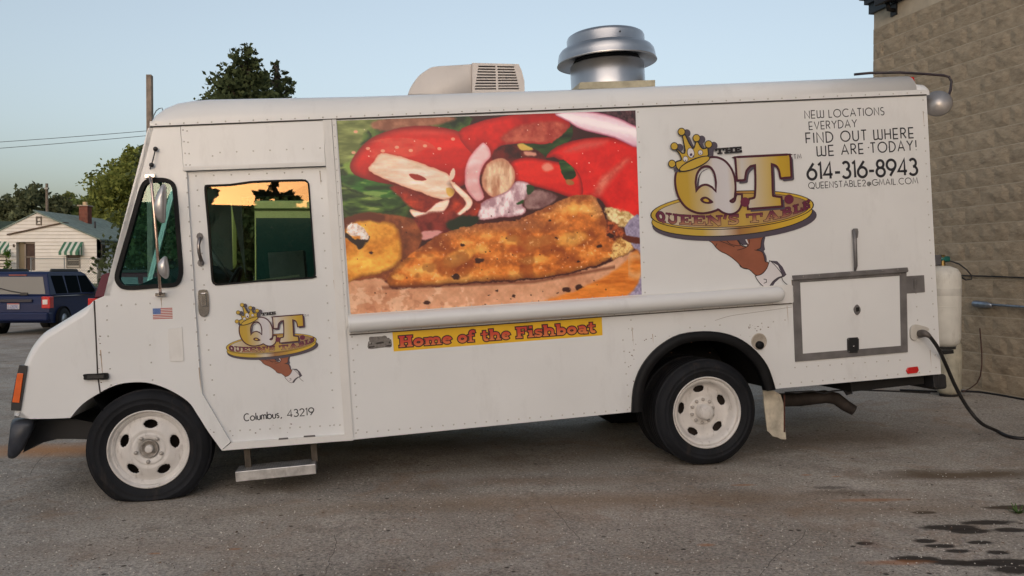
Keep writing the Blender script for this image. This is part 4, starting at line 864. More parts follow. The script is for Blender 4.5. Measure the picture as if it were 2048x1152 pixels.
def logo(parent, f, y0, tagname):
    lay = [0]
    def P(name, loops, m, step=1):
        lay[0] += step; return MB().poly([[f(*p) for p in l] for l in loops], y0-.0005*lay[0]).build(name, m, parent)
    def R(name, lines, w, m):
        "w in full logo pixels"
        lay[0] += 1; mb = MB(); k = (Vector(f(1500, 400))-Vector(f(1510, 400))).length/10
        for i, (pts, closed) in enumerate(lines):
            a, b = ribbon_pts([f(*p) for p in pts], w*k, closed); n = len(pts); yy = y0-.0005*lay[0]-4e-5*(i % 10)
            mb.add([(p.x, yy, p.y) for p in a]+[(p.x, yy, p.y) for p in b], [(j, (j+1) % n, n+(j+1) % n, n+j) for j in range(n if closed else n-1)])
        o_ = mb.build(name, m, parent)
        if len(lines) > 1: o_['kind'] = 'stuff'
        return o_
    X = lambda px: f(px, 420)[0]
    # hand, cuff
    sh = [Lc([(795,900),(845,903),(880,940),(905,990),(890,1003),(860,1015),(832,1040),(808,1078),(785,1072),(800,1040),(860,1000),(868,970),(850,930)]),
          spline(Lc([(755,725),(770,745),(762,790),(768,830),(760,838),(775,870),(778,905),(755,905),(745,860),(715,835),(735,800),(740,750)]), 3, True), Lc([(560,735),(650,735),(665,800),(620,800),(575,770)])]
    lay[0] += 1; mb = MB()
    for l in sh: mb.poly([[f(*p) for p in l]], y0-.0005*lay[0])
    mb.build('logo_shadow', SHD, parent)
    hand = spline(Lc([(378,742),(392,762),(430,787),(455,818),(485,842),(520,858),(560,885),(598,918),(612,940),(640,950),(668,958),(710,994),(745,985),(775,955),(790,915),(768,905),(763,880),(752,850),(735,838),(715,831),(738,820),(743,790),(748,765),(765,735),(755,722),(660,728),(640,760),(655,800),(640,812),(612,800),(590,770),(560,735)]), 4, True)
    P('logo_hand', [hand], SKN); R('hand_outline', [(hand, True)], 1.3, LBK)
    R('hand_creases', [(spline(Lc([(430,745),(470,770),(520,790),(572,812)]), 3), False), (spline(Lc([(500,745),(520,770),(548,795),(600,805),(612,798)]), 3), False), (spline(Lc([(590,745),(600,775),(622,800),(648,815),(590,833)]), 3), False),
        (spline(Lc([(656,812),(668,780),(660,745),(668,725)]), 3), False), (spline(Lc([(700,832),(740,838)]), 2), False), (spline(Lc([(605,925),(625,948),(655,955)]), 3), False), (Lc([(460,790),(450,810)]), False)], 1.1, LBK)
    P('logo_finger_nail', [Lc([(712,738),(735,728),(762,722),(755,745),(735,752)])], WHT); P('logo_finger_gap', [Lc([(640,765),(650,762),(662,795),(650,785)])], WHT)
    cuff = spline(Lc([(795,900),(812,912),(848,950),(877,995),(850,1008),(815,1035),(785,1075),(752,1062),(722,1030),(703,998),(745,987),(778,950)]), 3, True, (0, 9, 18))
    P('logo_cuff', [cuff], WHT); R('cuff_outline', [(cuff, True), (spline(Lc([(873,1003),(882,1030),(918,1062)]), 3), False), (Lc([(757,1018),(774,1020),(776,1038),(758,1045)]), False)], 1.3, LBK)
    # tray
    cx, cy = Lc([(555, 577)])[0]; a, b = 525/3.2, 122/3.2
    P('tray_shadow', [ell(cx+5, cy+21, a*1.005, b*1.03, -4)], SHD)
    P('tray_side_line', [ell(cx, cy+13.5, a*.985, b, -4.2)], LBK)
    gold = rampmat('gold_side_'+tagname, 0, X(1300), X(1630), [(0, (.52, .34, .03)), (.3, (.56, .38, .05)), (.42, (.60, .52, .42)), (.52, (.34, .16, .05)), (.75, (.60, .37, .03)), (1, (.62, .42, .04))])
    P('tray_side', [ell(cx, cy+12.3, a*.977, b*.985, -4.2)], gold)
    P('tray_rim_line', [ell(cx, cy, a, b, -3.8)], LBK); P('tray_rim', [ell(cx, cy, a*.985, b*.955, -3.8)], gold)
    P('tray_inner_line', [ell(cx+1, cy+1, a*.945, b*.87, -3.8)], LBK)
    P('tray_plate', [ell(cx+1, cy+1, a*.935, b*.84, -3.8)], rampmat('gold_plate_'+tagname, 0, X(1305), X(1625), [(0, (.58, .55, .50)), (.15, (.55, .45, .30)), (.35, (.42, .26, .08)), (.55, (.52, .34, .06)), (.75, (.40, .24, .10)), (1, (.25, .15, .10))]))
    # lettering on the tray
    zt_, zb_ = f(1460, 424)[1], f(1460, 448)[1]
    qm = rampmat('tray_text_'+tagname, 2, zb_, zt_, [(0, (.48, .30, .13)), (.35, (.34, .13, .08)), (.65, (.16, .025, .055)), (1, (.13, .012, .045))])
    c1 = spline(Lc([(72,645),(130,657),(210,668),(300,673),(400,676),(500,672),(600,663)]), 8); c2 = spline(Lc([(645,660),(750,652),(850,632),(930,607),(1000,585),(1052,560)]), 8)
    def along(c): return lambda t: (lambda s: (lambda i, r: (c[i][0]*(1-r)+c[i+1][0]*r, c[i][1]*(1-r)+c[i+1][1]*r))(min(len(c)-2, int(s)), s-min(len(c)-2, int(s))))(max(0, t)*(len(c)-1))
    lay[0] += 1; mo, mi = MB(), MB()
    for w, c, h in (("QUEEN'S", c1, lambda t: 20-1*t), ("TABLE", c2, lambda t: 18-2*t)):
        slab_text(w, along(c), h, f, y0-.0005*lay[0], .05, .9, mo, Vector((-.04, -1)).normalized()); slab_text(w, along(c), h, f, y0-.0005*(lay[0]+1), .05, -.15, mi, Vector((-.04, -1)).normalized())
    mo.build('tray_text_outline', MDK, parent); mi.build('tray_text', qm, parent); lay[0] += 1
    # T and Q shadows
    Tp = Cc([(60,172)])+spline(Cc([(62,162),(90,157),(720,125),(752,128),(765,160)]), 3)+Cc([(778,405)])+spline(Cc([(765,418),(690,424),(645,428),(632,400),(615,320),(580,270),(525,248)]), 3)+spline(Cc([(534,440),(540,630),(560,655),(650,668)]), 3)+Cc([(660,785)])+Cc([(640,790),(222,822),(215,760)])+spline(Cc([(240,690),(290,680),(310,650),(318,480),(312,262)]), 3)+spline(Cc([(255,275),(205,330),(188,410),(175,450),(80,455)]), 3)
    P('letter_shadow', [[(p[0]+5.5, p[1]+5.5) for p in Tp]], SHD)
    Qo = spline(Lc([(410,240),(455,240),(505,262),(543,305),(565,355),(573,400),(575,440),(572,478)]), 4)+spline(Lc([(570,500),(552,512),(542,520),(556,527),(570,516),(576,492),(582,476)]), 3)+Lc([(616,476)])+spline(Lc([(616,510),(612,545),(596,578),(565,600),(528,604),(492,592),(465,574),(455,578)]), 4)+spline(Lc([(420,590),(370,598),(320,592),(265,565),(222,515),(196,450),(189,385),(197,335),(222,305),(300,260),(370,240)]), 4)
    Qo = [Qo[0]]+[p for a_, p in zip(Qo, Qo[1:]) if (Vector(p)-Vector(a_)).length > .3]
    Qh = spline(Lc([(320,400),(328,350),(352,312),(385,297),(416,306),(440,345),(450,400)]), 4)+Lc([(449,458)])+spline(Lc([(425,432),(392,416),(360,420),(336,438)]), 3)+Lc([(323,458)])
    gq = rampmat('gold_q_'+tagname, 0, X(1348), X(1482), [(0, (.50, .31, .02)), (.22, (.50, .32, .03)), (.52, (.55, .45, .28)), (.62, (.60, .57, .58)), (.82, (.62, .60, .62)), (1, (.56, .44, .24))])
    gt = rampmat('gold_t_'+tagname, 0, X(1468), X(1582), [(0, (.52, .36, .16)), (.18, (.58, .54, .50)), (.35, (.57, .48, .34)), (.62, (.55, .40, .14)), (.85, (.52, .33, .02)), (1, (.5, .31, .02))])
    P('letter_t', [Tp], gt); R('letter_t_outline', [(Tp, True)], 4.4, MDK)
    P('letter_q_shadow', [[(p[0]+1, p[1]+1) for p in spline(Lc([(322,452),(326,400),(340,350),(370,318),(400,310),(360,330),(342,370),(336,430)]), 2, True)]], SHD)
    P('letter_q', [Qo, Qh], gq); R('letter_q_outline', [(Qo, True), (Qh, True)], 4.2, MDK)
    P('letter_q_eye', [spline(Lc([(348,512),(362,495),(388,492),(412,506),(434,528),(405,538),(368,532)]), 3, True)], MDK); P('letter_q_eye_fill', [spline(Lc([(368,512),(385,505),(404,518),(398,525),(378,522)]), 3, True)], GOLD)
    lay[0] += 1
    for q_ in ((182,732),(745,696)): MB().poly([[f(*p) for p in ell(*Cc([q_])[0], 9.3, 9.6, n=24)]], y0-.0005*lay[0]).build('full_stop', MAR, parent)
    # THE, TM
    lay[0] += 1; mb = MB(); slab_text('THE', lambda t: Lc([(447+168*t, 219-12*t)])[0], 10.5, f, y0-.0005*lay[0], .04, .8, mb); mb.build('the_lettering', LBK, parent)
    lay[0] += 1; mb = stroke_text('TM', Cc([(805,180)])[0], Cc([(900,172)])[0], 8.6, .15, f, y0-.0005*lay[0]); mb.build('trademark_lettering', mat('ink_tm', (.10, .08, .10), .5), parent)
    # crown
    balls = [(392,92),(582,172),(737,252),(300,277),(270,500)]
    lay[0] += 1; mb = MB()
    for (x, y) in balls[:4]: mb.poly([[f(*p) for p in ell(*Bc([(x+68, y+18)])[0], 7.6, 8, n=20)]], y0-.0005*lay[0]-4e-5*balls.index((x, y)))
    mb.poly([[f(*p) for p in Bc([(450,150),(500,160),(560,300),(620,240),(660,230),(690,300),(770,290),(810,290),(800,400),(560,400),(420,340)])]], y0-.0005*lay[0]-2.4e-4)
    mb.poly([[f(*p) for p in Bc([(295,550),(320,545),(370,600),(330,610),(300,590)])]], y0-.0005*lay[0]-2.8e-4); mb.build('crown_shadow', SHD, parent)
    cr = spline(Bc([(325,545),(322,478),(385,455),(388,425),(365,370),(325,325)]), 3)+Bc([(345,318)])+spline(Bc([(400,365),(430,362),(440,330)]), 3)+Bc([(402,140),(440,130)])+spline(Bc([(490,235),(535,300),(556,285),(572,222)]), 3)+Bc([(605,218)])+spline(Bc([(635,280),(668,308),(728,292)]), 3)+Bc([(738,385),(640,500),(372,600)])
    P('crown', [cr], GOLD); R('crown_outline', [(cr, True)], 2.4, LBK)
    bc = Bc([(560, 500)])[0]; P('crown_band_line', [ell(*bc, 34, 10.2, -23)], LBK); P('crown_band', [ell(*bc, 31.4, 7.6, -23)], GOLD)
    for nm, m, r in (('crown_ball_line', LBK, 7.9), ('crown_ball', GOLD, 6.2)):
        lay[0] += 1; mb = MB()
        for i, q_ in enumerate(balls): MB().poly([[f(*p) for p in ell(*Bc([q_])[0], r, r*1.03, n=22)]], y0-.0005*lay[0]-4e-5*i).build(nm, m, parent)
    for nm, m, g in (('crown_jewel_line', LBK, 1.0), ('crown_jewel', WHT, 0)):
        lay[0] += 1; mb = MB()
        for (x, y, a_, b_) in ((510,362,6.3,9.6),(632,358,4.2,4.6),(442,440,4.6,5.)): mb.poly([[f(*p) for p in ell(*Bc([(x, y)])[0], a_+g, b_+g, -12, n=20)]], y0-.0005*lay[0])
        mb.build(nm, m, parent)
    lay[0] += 1; mb = MB()
    for (x, y, a_, b_) in ((512,385,2.6,3.2),(540,405,1.6,1.8),(630,370,1.2,1.2),(442,458,1.3,1.3)): mb.poly([[f(*p) for p in ell(*Bc([(x, y)])[0], a_, b_, 30, n=10)]], y0-.0005*lay[0])
    mb.build('jewel_facet', mat('ink_violet', (.05, .03, .09), .5), parent)
lg = bpy.data.objects.new('crown_logo', None); C.objects.link(lg); lg.parent = truck; lg['label'] = 'large gold crown, tray and hand logo near the rear'
logo(lg, f0, -.0006, 'big')
src = np.array([[1361.3,264.1,1],[1298.8,427.5,1],[1580.6,310.3,1],[1535.3,575.3,1]]); dst = np.array([[483.5,609.2],[452.4,694.3],[607.5,629.8],[583.2,764.8]])
AF = np.linalg.lstsq(src, dst, rcond=None)[0]
def fsm(x, y): q_ = np.array([x, y, 1]) @ AF; return S(q_[0], q_[1], dy)
lg2 = bpy.data.objects.new('crown_logo', None); C.objects.link(lg2); lg2.parent = truck; lg2['label'] = 'small gold crown, tray and hand logo on the sliding door'
logo(lg2, fsm, dy-.0006, 'small')
# ================================================================== sandwich mural (a flat printed panel)
def mural():
    NX, NY = 540, 350
    TL, TR, BR_, BL = [cp(660, 200, 2.5047, [p])[0] for p in ((33,104),(1530,52),(1562,987),(104,1083))]
    u, v = np.meshgrid(np.linspace(0, 1, NX+1), np.linspace(0, 1, NY+1))
    cn = [(35,105),(1530,52),(1562,987),(103,1083)]
    X = (cn[0][0]*(1-u)+cn[1][0]*u)*(1-v)+(cn[3][0]*(1-u)+cn[2][0]*u)*v; Y = (cn[0][1]*(1-u)+cn[1][1]*u)*(1-v)+(cn[3][1]*(1-u)+cn[2][1]*u)*v
    rs = np.random.RandomState(5)
    def vn(sx, sy, seed):
        r = np.random.RandomState(seed); g = r.rand(int(1700/sy)+4, int(1700/sx)+4); gx = X/sx; gy = Y/sy; i = gx.astype(int); j = gy.astype(int); a = gx-i; b = gy-j
        a = a*a*(3-2*a); b = b*b*(3-2*b); return (g[j, i]*(1-a)+g[j, i+1]*a)*(1-b)+(g[j+1, i]*(1-a)+g[j+1, i+1]*a)*b
    def fbm(s, seed, asp=1., o=4):
        t = 0; amp = 0
        for k in range(o): w = .55**k; t = t+w*vn(s*asp/2**k, s/2**k, seed+k*17); amp += w
        return t/amp
    n1 = fbm(120, 1); n2 = fbm(40, 50); n3 = fbm(14, 90, 1, 3); n4 = fbm(90, 130, 3.5); n5 = fbm(26, 170, 4)
    Xw = X+(n2-.5)*26+(n3-.5)*10; Yw = Y+(fbm(40, 220)-.5)*26+(fbm(12, 260, 1, 2)-.5)*8
    col = np.zeros(X.shape+(3,)); 
    def sd(pts, XX, YY):
        inside = np.zeros(X.shape, bool); dmin = np.full(X.shape, 1e9); m = len(pts)
        for i in range(m):
            x0, y0 = pts[i]; x1, y1 = pts[(i+1) % m]; dx, dy_ = x1-x0, y1-y0
            t = np.clip(((XX-x0)*dx+(YY-y0)*dy_)/(dx*dx+dy_*dy_+1e-9), 0, 1); dmin = np.minimum(dmin, np.hypot(XX-x0-t*dx, YY-y0-t*dy_))
            c = ((y0 > YY) != (y1 > YY)) & (XX < (x1-x0)*(YY-y0)/((y1-y0) if y1 != y0 else 1e-9)+x0); inside ^= c
        return np.where(inside, dmin, -dmin)
    def put(c, m):
        nonlocal col
        c = np.asarray(c, float); c = c if c.ndim == 3 else np.broadcast_to(c, col.shape); m = np.clip(m, 0, 1)[..., None]; col = col*(1-m)+c*m
    def shape(pts, c, soft=6, warp=.5, edge=None, edgew=25, sm=True, sh=0):
        p = spline(pts, 3, True) if sm else pts
        if sh: ds = sd([(a+6, b+16) for a, b in p], X, Y); put((70,8,8), np.clip((ds+26)/44, 0, 1)**1.3*sh)
        d = sd(p, X*(1-warp)+Xw*warp, Y*(1-warp)+Yw*warp); m = np.clip(d/soft+.5, 0, 1); cc = np.asarray(c, float); cc = cc if cc.ndim == 3 else np.broadcast_to(cc, col.shape)
        if edge is not None: e = np.clip(1-d/edgew, 0, 1)[..., None]**1.5; cc = cc*(1-e)+np.asarray(edge, float)*e
        put(cc, m); return d
    def grad(a, b, t): t = np.clip(t, 0, 1)[..., None]; return np.asarray(a, float)*(1-t)+np.asarray(b, float)*t
    k = lambda n, g=2.2: np.clip((n-.5)*g+.5, 0, 1)
    put(grad((70,22,20), (40,14,14), n1), np.ones(X.shape))
    green = grad((14,34,12), (92,118,48), k(n4*.5+n2*.5, 2.6))
    shape([(20,90),(640,70),(625,160),(300,190),(130,280),(110,380),(330,430),(420,520),(400,590),(20,570)], green, 8)
    for lv in ([(60,300),(160,270),(250,330),(180,390),(80,380)],[(40,420),(140,400),(240,440),(150,470)],[(200,480),(300,450),(390,500),(300,560),(220,540)],[(30,500),(110,480),(180,540),(90,570)],[(90,150),(160,130),(200,190),(120,230)]): shape(lv, grad((30,62,20), (120,150,62), k(fbm(50, 1500, 3.), 3)), 5, .6, (12,30,10), 22)
    shape([(20,90),(235,95),(160,180),(120,300),(20,300)], grad((84,96,44), (150,160,92), k(n5)), 16)
    shape([(235,100),(595,85),(520,128),(240,155)], grad((120,70,50), (160,105,80), k(n2)), 14)
    shape([(60,380),(200,370),(300,430),(320,480),(200,480),(70,420)], grad((14,50,14), (60,120,40), k(n5, 3)), 12); shape([(60,470),(220,500),(260,560),(90,560)], grad((18,46,14), (100,130,50), k(n5, 3)), 14)
    put((150,165,90), np.clip((n5-.62)*9, 0, .6)*(X < 380)*(Y > 250)*(Y < 560)*np.clip((330-X)/60, 0, 1))
    red = grad((150,8,10), (222,34,24), k(n1, 1.6)); red2 = grad((165,10,10), (226,36,26), k(n4, 1.4))
    shape([(300,430),(560,440),(740,470),(700,600),(560,640),(420,560),(330,480)], grad((110,20,15), (190,60,30), k(n2, 2)), 14)
    shape([(98,340),(125,270),(190,198),(300,148),(430,130),(560,142),(660,175),(770,230),(900,300),(760,360),(660,420),(560,450),(330,430),(150,390)], red2, 4, .15, (120,10,14), 40)
    put((205,110,85), np.clip((n4-.58)*5, 0, .4)*(np.hypot((X-330)/180, (Y-250)/60) < 1)); put((215,95,80), .45*np.clip(1-np.hypot((X-470)/230, (Y-165)/22), 0, 1))
    shape([(620,165),(720,112),(850,82),(1000,68),(1110,66),(1170,100),(1187,140),(1150,205),(1080,225),(950,218),(830,232),(790,300),(690,270)], red, 4, .12, (150,14,16), 30)
    shape([(830,190),(900,140),(1000,112),(1100,105),(1165,120),(1178,150),(1130,195),(1060,215),(930,212),(860,218)], grad((150,42,34), (190,92,70), k(n2, 2)), 18)
    shape([(940,220),(1090,218),(1190,128),(1188,200),(1120,240),(1060,290),(1000,250)], grad((14,30,10), (46,74,28), k(n5)), 6)
    shape([(820,235),(940,232),(1030,262),(1060,300),(960,290),(870,312),(790,300)], grad((44,8,10), (110,26,20), k(n2, 2)), 10); shape([(918,225),(950,222),(995,250),(940,252)], (205,170,80), 6); shape([(950,258),(1000,262),(1010,280),(960,276)], (200,140,120), 8)
    shape([(1060,290),(1120,232),(1250,195),(1400,188),(1500,212),(1560,240),(1570,600),(1400,560),(1330,490),(1200,480),(1130,300)], grad((185,10,10), (232,36,26), k(n1, 1.4)), 4, .12, (130,10,12), 30)
    shape([(1300,470),(1360,380),(1470,300),(1500,300),(1440,360),(1380,430),(1340,480)], grad((185,50,40), (215,110,90), k(n2, 2)), 30); shape([(1150,260),(1250,215),(1380,205),(1330,235),(1220,260)], (205,70,60), 26)
    shape([(878,318),(960,288),(1060,300),(1190,330),(1242,395),(1248,485),(1190,490),(1100,460),(980,428),(890,402)], grad((196,14,12), (234,48,28), k(n4, 1.3)), 4, .12, (130,10,12), 22); shape([(1040,330),(1080,315),(1100,345),(1060,360)], (225,130,110), 14)
    shape([(1128,298),(1180,325),(1218,380),(1182,402),(1152,392)], grad((12,40,14), (60,96,40), k(n5)), 4); shape([(1160,402),(1200,405),(1205,425),(1170,425)], (160,100,50), 6)
    shape([(1285,50),(1545,48),(1545,150),(1400,92)], grad((40,20,28), (90,55,60), k(n3, 2)), 5)
    shape([(1105,68),(1270,56),(1420,84),(1500,118),(1545,145),(1545,240),(1420,192),(1250,150),(1180,112)], grad((245,236,240), (214,170,188), np.abs(Y-(80+(X-1150)*.22))/60), 5, .1, (150,60,90), 14)
    on = grad((228,192,162), (250,236,222), k(n5, 2)); onp = grad((215,160,160), (250,236,236), k(n4, 2))
    shape([(690,440),(740,430),(830,500),(720,520)], (120,30,30), 10)
    shape([(188,355),(212,312),(246,265),(330,282),(420,312),(520,350),(575,380),(598,440),(600,470),(550,502),(430,462),(300,412)], on*(.88+.14*fbm(16, 900, 6.)[..., None]), 4, .3, (214,150,120), 14, sh=.75)
    shape([(380,372),(420,374),(466,398),(440,406),(400,396)], (150,40,30), 4, .2); shape([(560,440),(600,450),(590,480),(565,478)], (212,170,80), 6)
    shape([(652,400),(656,340),(680,280),(720,232),(746,214),(772,240),(782,282),(752,320),(730,362),(728,420),(750,488),(712,508),(672,470),(655,430)], onp, 4, .2, (206,120,130), 16, sh=.7)
    shape(ell(820, 392, 82, 100, 12, 16), grad((180,120,90), (232,205,170), k(fbm(60, 500, .35), 2)), 6, .3, (196,130,104), 22, sh=.7)
    shape([(585,350),(600,345),(598,390),(575,405),(572,385)], (225,195,175), 4); shape([(575,405),(620,430),(680,490),(690,520),(672,550),(620,585),(590,590),(640,545),(655,510),(610,460)], on, 4, .2, (196,138,116), 9, sh=.7)
    shape([(385,545),(460,562),(510,520),(575,497),(560,545),(520,600),(495,622),(465,600),(400,585)], on, 4, .3, (190,130,116), 9, sh=.7)
    shape([(720,600),(730,545),(745,510),(870,455),(905,410),(965,415),(985,450),(940,520),(960,545),(940,575),(820,592)], grad((170,130,140), (246,232,234), k(fbm(40, 600, .6), 2.4)), 5, .4, (160,100,110), 14, sh=.6)
    shape([(975,460),(1050,455),(1120,485),(1060,535),(980,548),(950,520)], grad((90,50,52), (150,115,112), k(n2, 2)), 12); shape([(960,430),(990,428),(1005,450),(970,475)], (36,60,26), 4); shape([(910,520),(945,500),(945,515),(920,527)], (30,70,20), 3)
    shape([(420,580),(600,560),(640,640),(520,680),(430,700),(380,640)], grad((90,20,16), (150,50,40), k(n2, 2)), 14); shape([(430,665),(480,655),(540,660),(500,690),(440,700)], (205,140,135), 8)
    shape([(560,620),(640,580),(720,590),(700,630),(600,660)], (20,34,16), 14)
    # fish
    fr_ = k(n1*.3+n2*.5+n3*.2, 2.6); dg = k(fbm(90, 810, 1.8)*.55+fbm(34, 850, 1.4)*.33+n3*.12, 2.4); fish = grad((142,66,20), (210,118,42), np.clip(dg*2, 0, 1)); hi_ = np.clip(dg*2-1, 0, 1)[..., None]; hi_ = hi_*.7; fish = fish*(1-hi_)+np.array((248,200,110.))*hi_; bk_ = np.clip((900-X)/500, 0, 1)*0+np.clip(1-np.hypot((X-900)/330, (Y-625)/52), 0, 1); fish = fish*(1-bk_[..., None]*.8)+np.array((158,96,56.))*bk_[..., None]*.8
    shape([(75,640),(100,585),(200,565),(300,575),(400,600),(440,680),(420,760),(350,840),(300,900),(75,905)], grad((96,44,22), (160,84,44), fr_), 10)
    shape([(70,640),(140,600),(260,600),(325,640),(348,740),(330,820),(250,872),(160,885),(75,900)], grad((186,100,20), (246,190,78), dg), 10, .8, (120,60,18), 26)
    shape([(70,600),(150,565),(260,575),(240,610),(140,600),(80,640)], (92,38,20), 12)
    shape([(75,660),(80,690),(120,720),(150,750),(185,700),(190,680),(140,700),(90,670)], (34,18,12), 5, .8); shape([(85,625),(130,618),(170,660),(185,690),(150,705),(130,680),(90,668)], grad((190,165,150), (245,235,230), k(n3, 2.6)), 6, 1)
    d = shape([(275,915),(300,860),(350,800),(440,740),(540,672),(700,628),(900,602),(1050,545),(1180,488),(1300,476),(1345,540),(1385,625),(1455,680),(1440,745),(1380,800),(1200,862),(1000,892),(700,912),(400,938),(300,935)], fish, 6, .6)
    top = np.clip(1-d/60, 0, 1)*(Y < 760)*(X > 300); put(grad((120,62,34), (170,100,62), k(n3, 2)), top*.75*(d > 0)); bot = np.clip(1-d/30, 0, 1)*(Y > 790); put((96,48,14), bot*.7*(d > 0))
    for (cx, cy, a, b, t) in ((620,790,110,46,-28),(735,750,50,28,-10),(1190,700,100,44,-10),(1200,545,40,40,0),(440,850,80,26,-20),(1000,800,90,26,-6),(880,700,60,26,0),(330,890,40,20,0)):
        r = np.hypot(((Xw-cx)*math.cos(math.radians(t))+(Yw-cy)*math.sin(math.radians(t)))/a, (-(Xw-cx)*math.sin(math.radians(t))+(Yw-cy)*math.cos(math.radians(t)))/b); put(grad((246,206,110), (222,146,56), r), np.clip((1-r)*2, 0, .65)*(d > 0))
    put((112,42,10), np.clip((n1-.55)*5, 0, .45)*(d > 0)); put((150,52,14), np.clip(1-np.hypot((X-910)/60, (Y-750)/26), 0, .6)); put((236,200,150), np.clip((n3-.70)*10, 0, .4)*(d > 8)*(n2 > .5))
    shape([(1365,545),(1440,545),(1550,590),(1550,640),(1470,640),(1390,600)], grad((180,140,80), (228,210,160), k(n3, 2.4)), 10, 1); shape([(1380,600),(1440,630),(1480,680),(1440,700),(1380,690)], grad((90,34,14), (170,80,40), k(n3, 3)), 10, 1)
    shape([(1430,690),(1500,690),(1520,740),(1450,790),(1400,800)], grad((170,110,50), (226,190,120), k(n3, 3)), 12, 1)
    # bread and cloth
    shape([(1470,640),(1570,590),(1580,1000),(1470,985),(1545,880),(1560,780),(1520,740)], grad((122,112,140), (160,150,176), k(fbm(9, 700, 1, 2), 1.6)), 5, .2); shape([(1465,680),(1560,690),(1555,720),(1470,705)], (90,34,20), 6)
    crumb = grad((182,120,86), (226,178,142), k(fbm(110, 1200, 2.2)*.6+n2*.3+n3*.1, 1.9))
    shape([(80,930),(140,905),(250,895),(300,945),(420,940),(700,922),(1000,903),(1200,872),(1400,812),(1530,760),(1480,900),(1300,1010),(80,1110)], crumb, 7, .7)
    put((92,40,22), np.clip(1-np.abs(Y-(940-(X-300)*.04-np.clip(X-1000, 0, 500)*.14))/14, 0, 1)*.7*(X > 250)*(X < 1420))
    shape([(1060,1010),(1200,960),(1340,900),(1450,830),(1530,748),(1562,800),(1556,880),(1480,985),(1300,1020)], grad((178,86,18), (232,146,58), k(n5, 1.6)), 14, .5)
    put((205,165,130), .6*np.clip(1-np.abs(np.hypot(X-1530, Y-830)-50)/30, 0, 1)*(X > 1490)*(X < 1556))
    put((236,208,178), np.clip((n2-.56)*5, 0, .35)*(Y > 940)*(X < 700)); put((150,84,54), np.clip((fbm(30, 1300)-.62)*5, 0, .3)*(Y > 940)*(X < 560))
    rs2 = np.random.RandomState(9)
    for (cx, cy, r) in ((725,808,24),(610,888,27),(1335,735,19),(1227,815,11),(1110,690,9),(645,730,12),(1165,955,22),(1230,940,26),(895,985,13),(465,1018,22),(770,975,9),(810,958,10),(600,880,12),(1400,680,20),(900,600,8),(1085,608,9),(205,765,12),(745,1030,9),(1120,965,8)):
        d_ = np.hypot((Xw-cx)/r, (Yw-cy)/(r*.62)); put((42,14,8), np.clip((1-d_)*3, 0, .9))
    for _ in range(60):
        cx, cy = rs2.uniform(120, 1450), rs2.uniform(540, 1050); r = rs2.uniform(2, 5); d_ = np.hypot(X-cx, Y-cy)/r; put((60,24,10), np.clip((1-d_)*3, 0, .7)*(col[..., 0] > 110))
    for cx, cy in ((183,244),(254,256),(321,238),(388,254),(457,231),(527,245),(115,264),(125,160),(594,197)): d_ = np.hypot((X-cx)/12, (Y-cy)/9); put((228,160,130), np.clip((1-d_)*3, 0, .9))
    for _ in range(70):
        cx, cy = rs2.uniform(150, 1530), rs2.uniform(110, 900); r = rs2.uniform(1.5, 3.6); d_ = np.hypot(X-cx, Y-cy)/r; put((240,220,205), np.clip((1-d_)*3, 0, .8))
    col *= (0.96+.08*n3)[..., None]; c = np.clip(col/255, 0, 1); l = np.where(c <= .04045, c/12.92, ((c+.055)/1.055)**2.4)*1.4
    (ax0, az0), (ax1, az1), (ax2, az2), (ax3, az3) = S(*TL), S(*TR), S(*BR_), S(*BL)
    px = (ax0*(1-u)+ax1*u)*(1-v)+(ax3*(1-u)+ax2*u)*v; pz = (az0*(1-u)+az1*u)*(1-v)+(az3*(1-u)+az2*u)*v
    V = np.stack([px, np.full(px.shape, -.0009), pz], -1).reshape(-1, 3); i, j = np.meshgrid(np.arange(NX), np.arange(NY)); b0 = (j*(NX+1)+i).ravel(); Fc = np.stack([b0, b0+1, b0+NX+2, b0+NX+1], 1)
    me = bpy.data.meshes.new('sandwich_mural'); me.vertices.add(len(V)); me.vertices.foreach_set('co', V.ravel()); me.loops.add(Fc.size); me.loops.foreach_set('vertex_index', Fc.ravel().astype(np.int32))
    me.polygons.add(len(Fc)); me.polygons.foreach_set('loop_start', np.arange(0, Fc.size, 4, dtype=np.int32)); me.update(calc_edges=True); me.validate()
    ca = me.color_attributes.new('ink', 'FLOAT_COLOR', 'POINT'); ca.data.foreach_set('color', np.concatenate([l.reshape(-1, 3), np.ones((l.shape[0]*l.shape[1], 1))], 1).ravel().astype(np.float32))
    m = bpy.data.materials.new('mural_print'); m.use_nodes = True; t = m.node_tree; at = t.nodes.new('ShaderNodeAttribute'); at.attribute_name = 'ink'
    b = t.nodes['Principled BSDF']; t.links.new(at.outputs['Color'], b.inputs['Base Color']); b.inputs['Roughness'].default_value = .32
    me.materials.append(m); o = bpy.data.objects.new('sandwich_mural', me); C.objects.link(o); o.parent = truck
    o['label'] = 'printed panel of a fried fish sandwich with tomato and onion'
mural()
# ================================================================== block building on the right
WP = Vector((5.22, 8.67, 0)); WD = Vector((-.234, .972, 0)).normalized(); WNN = Vector((-WD.y, WD.x, 0))   # WNN faces the camera side
bld = thing('block_building', 'tan split face concrete block building behind the rear of the food truck', 'building', (WP.x, WP.y, 0), math.atan2(WD.y, WD.x))
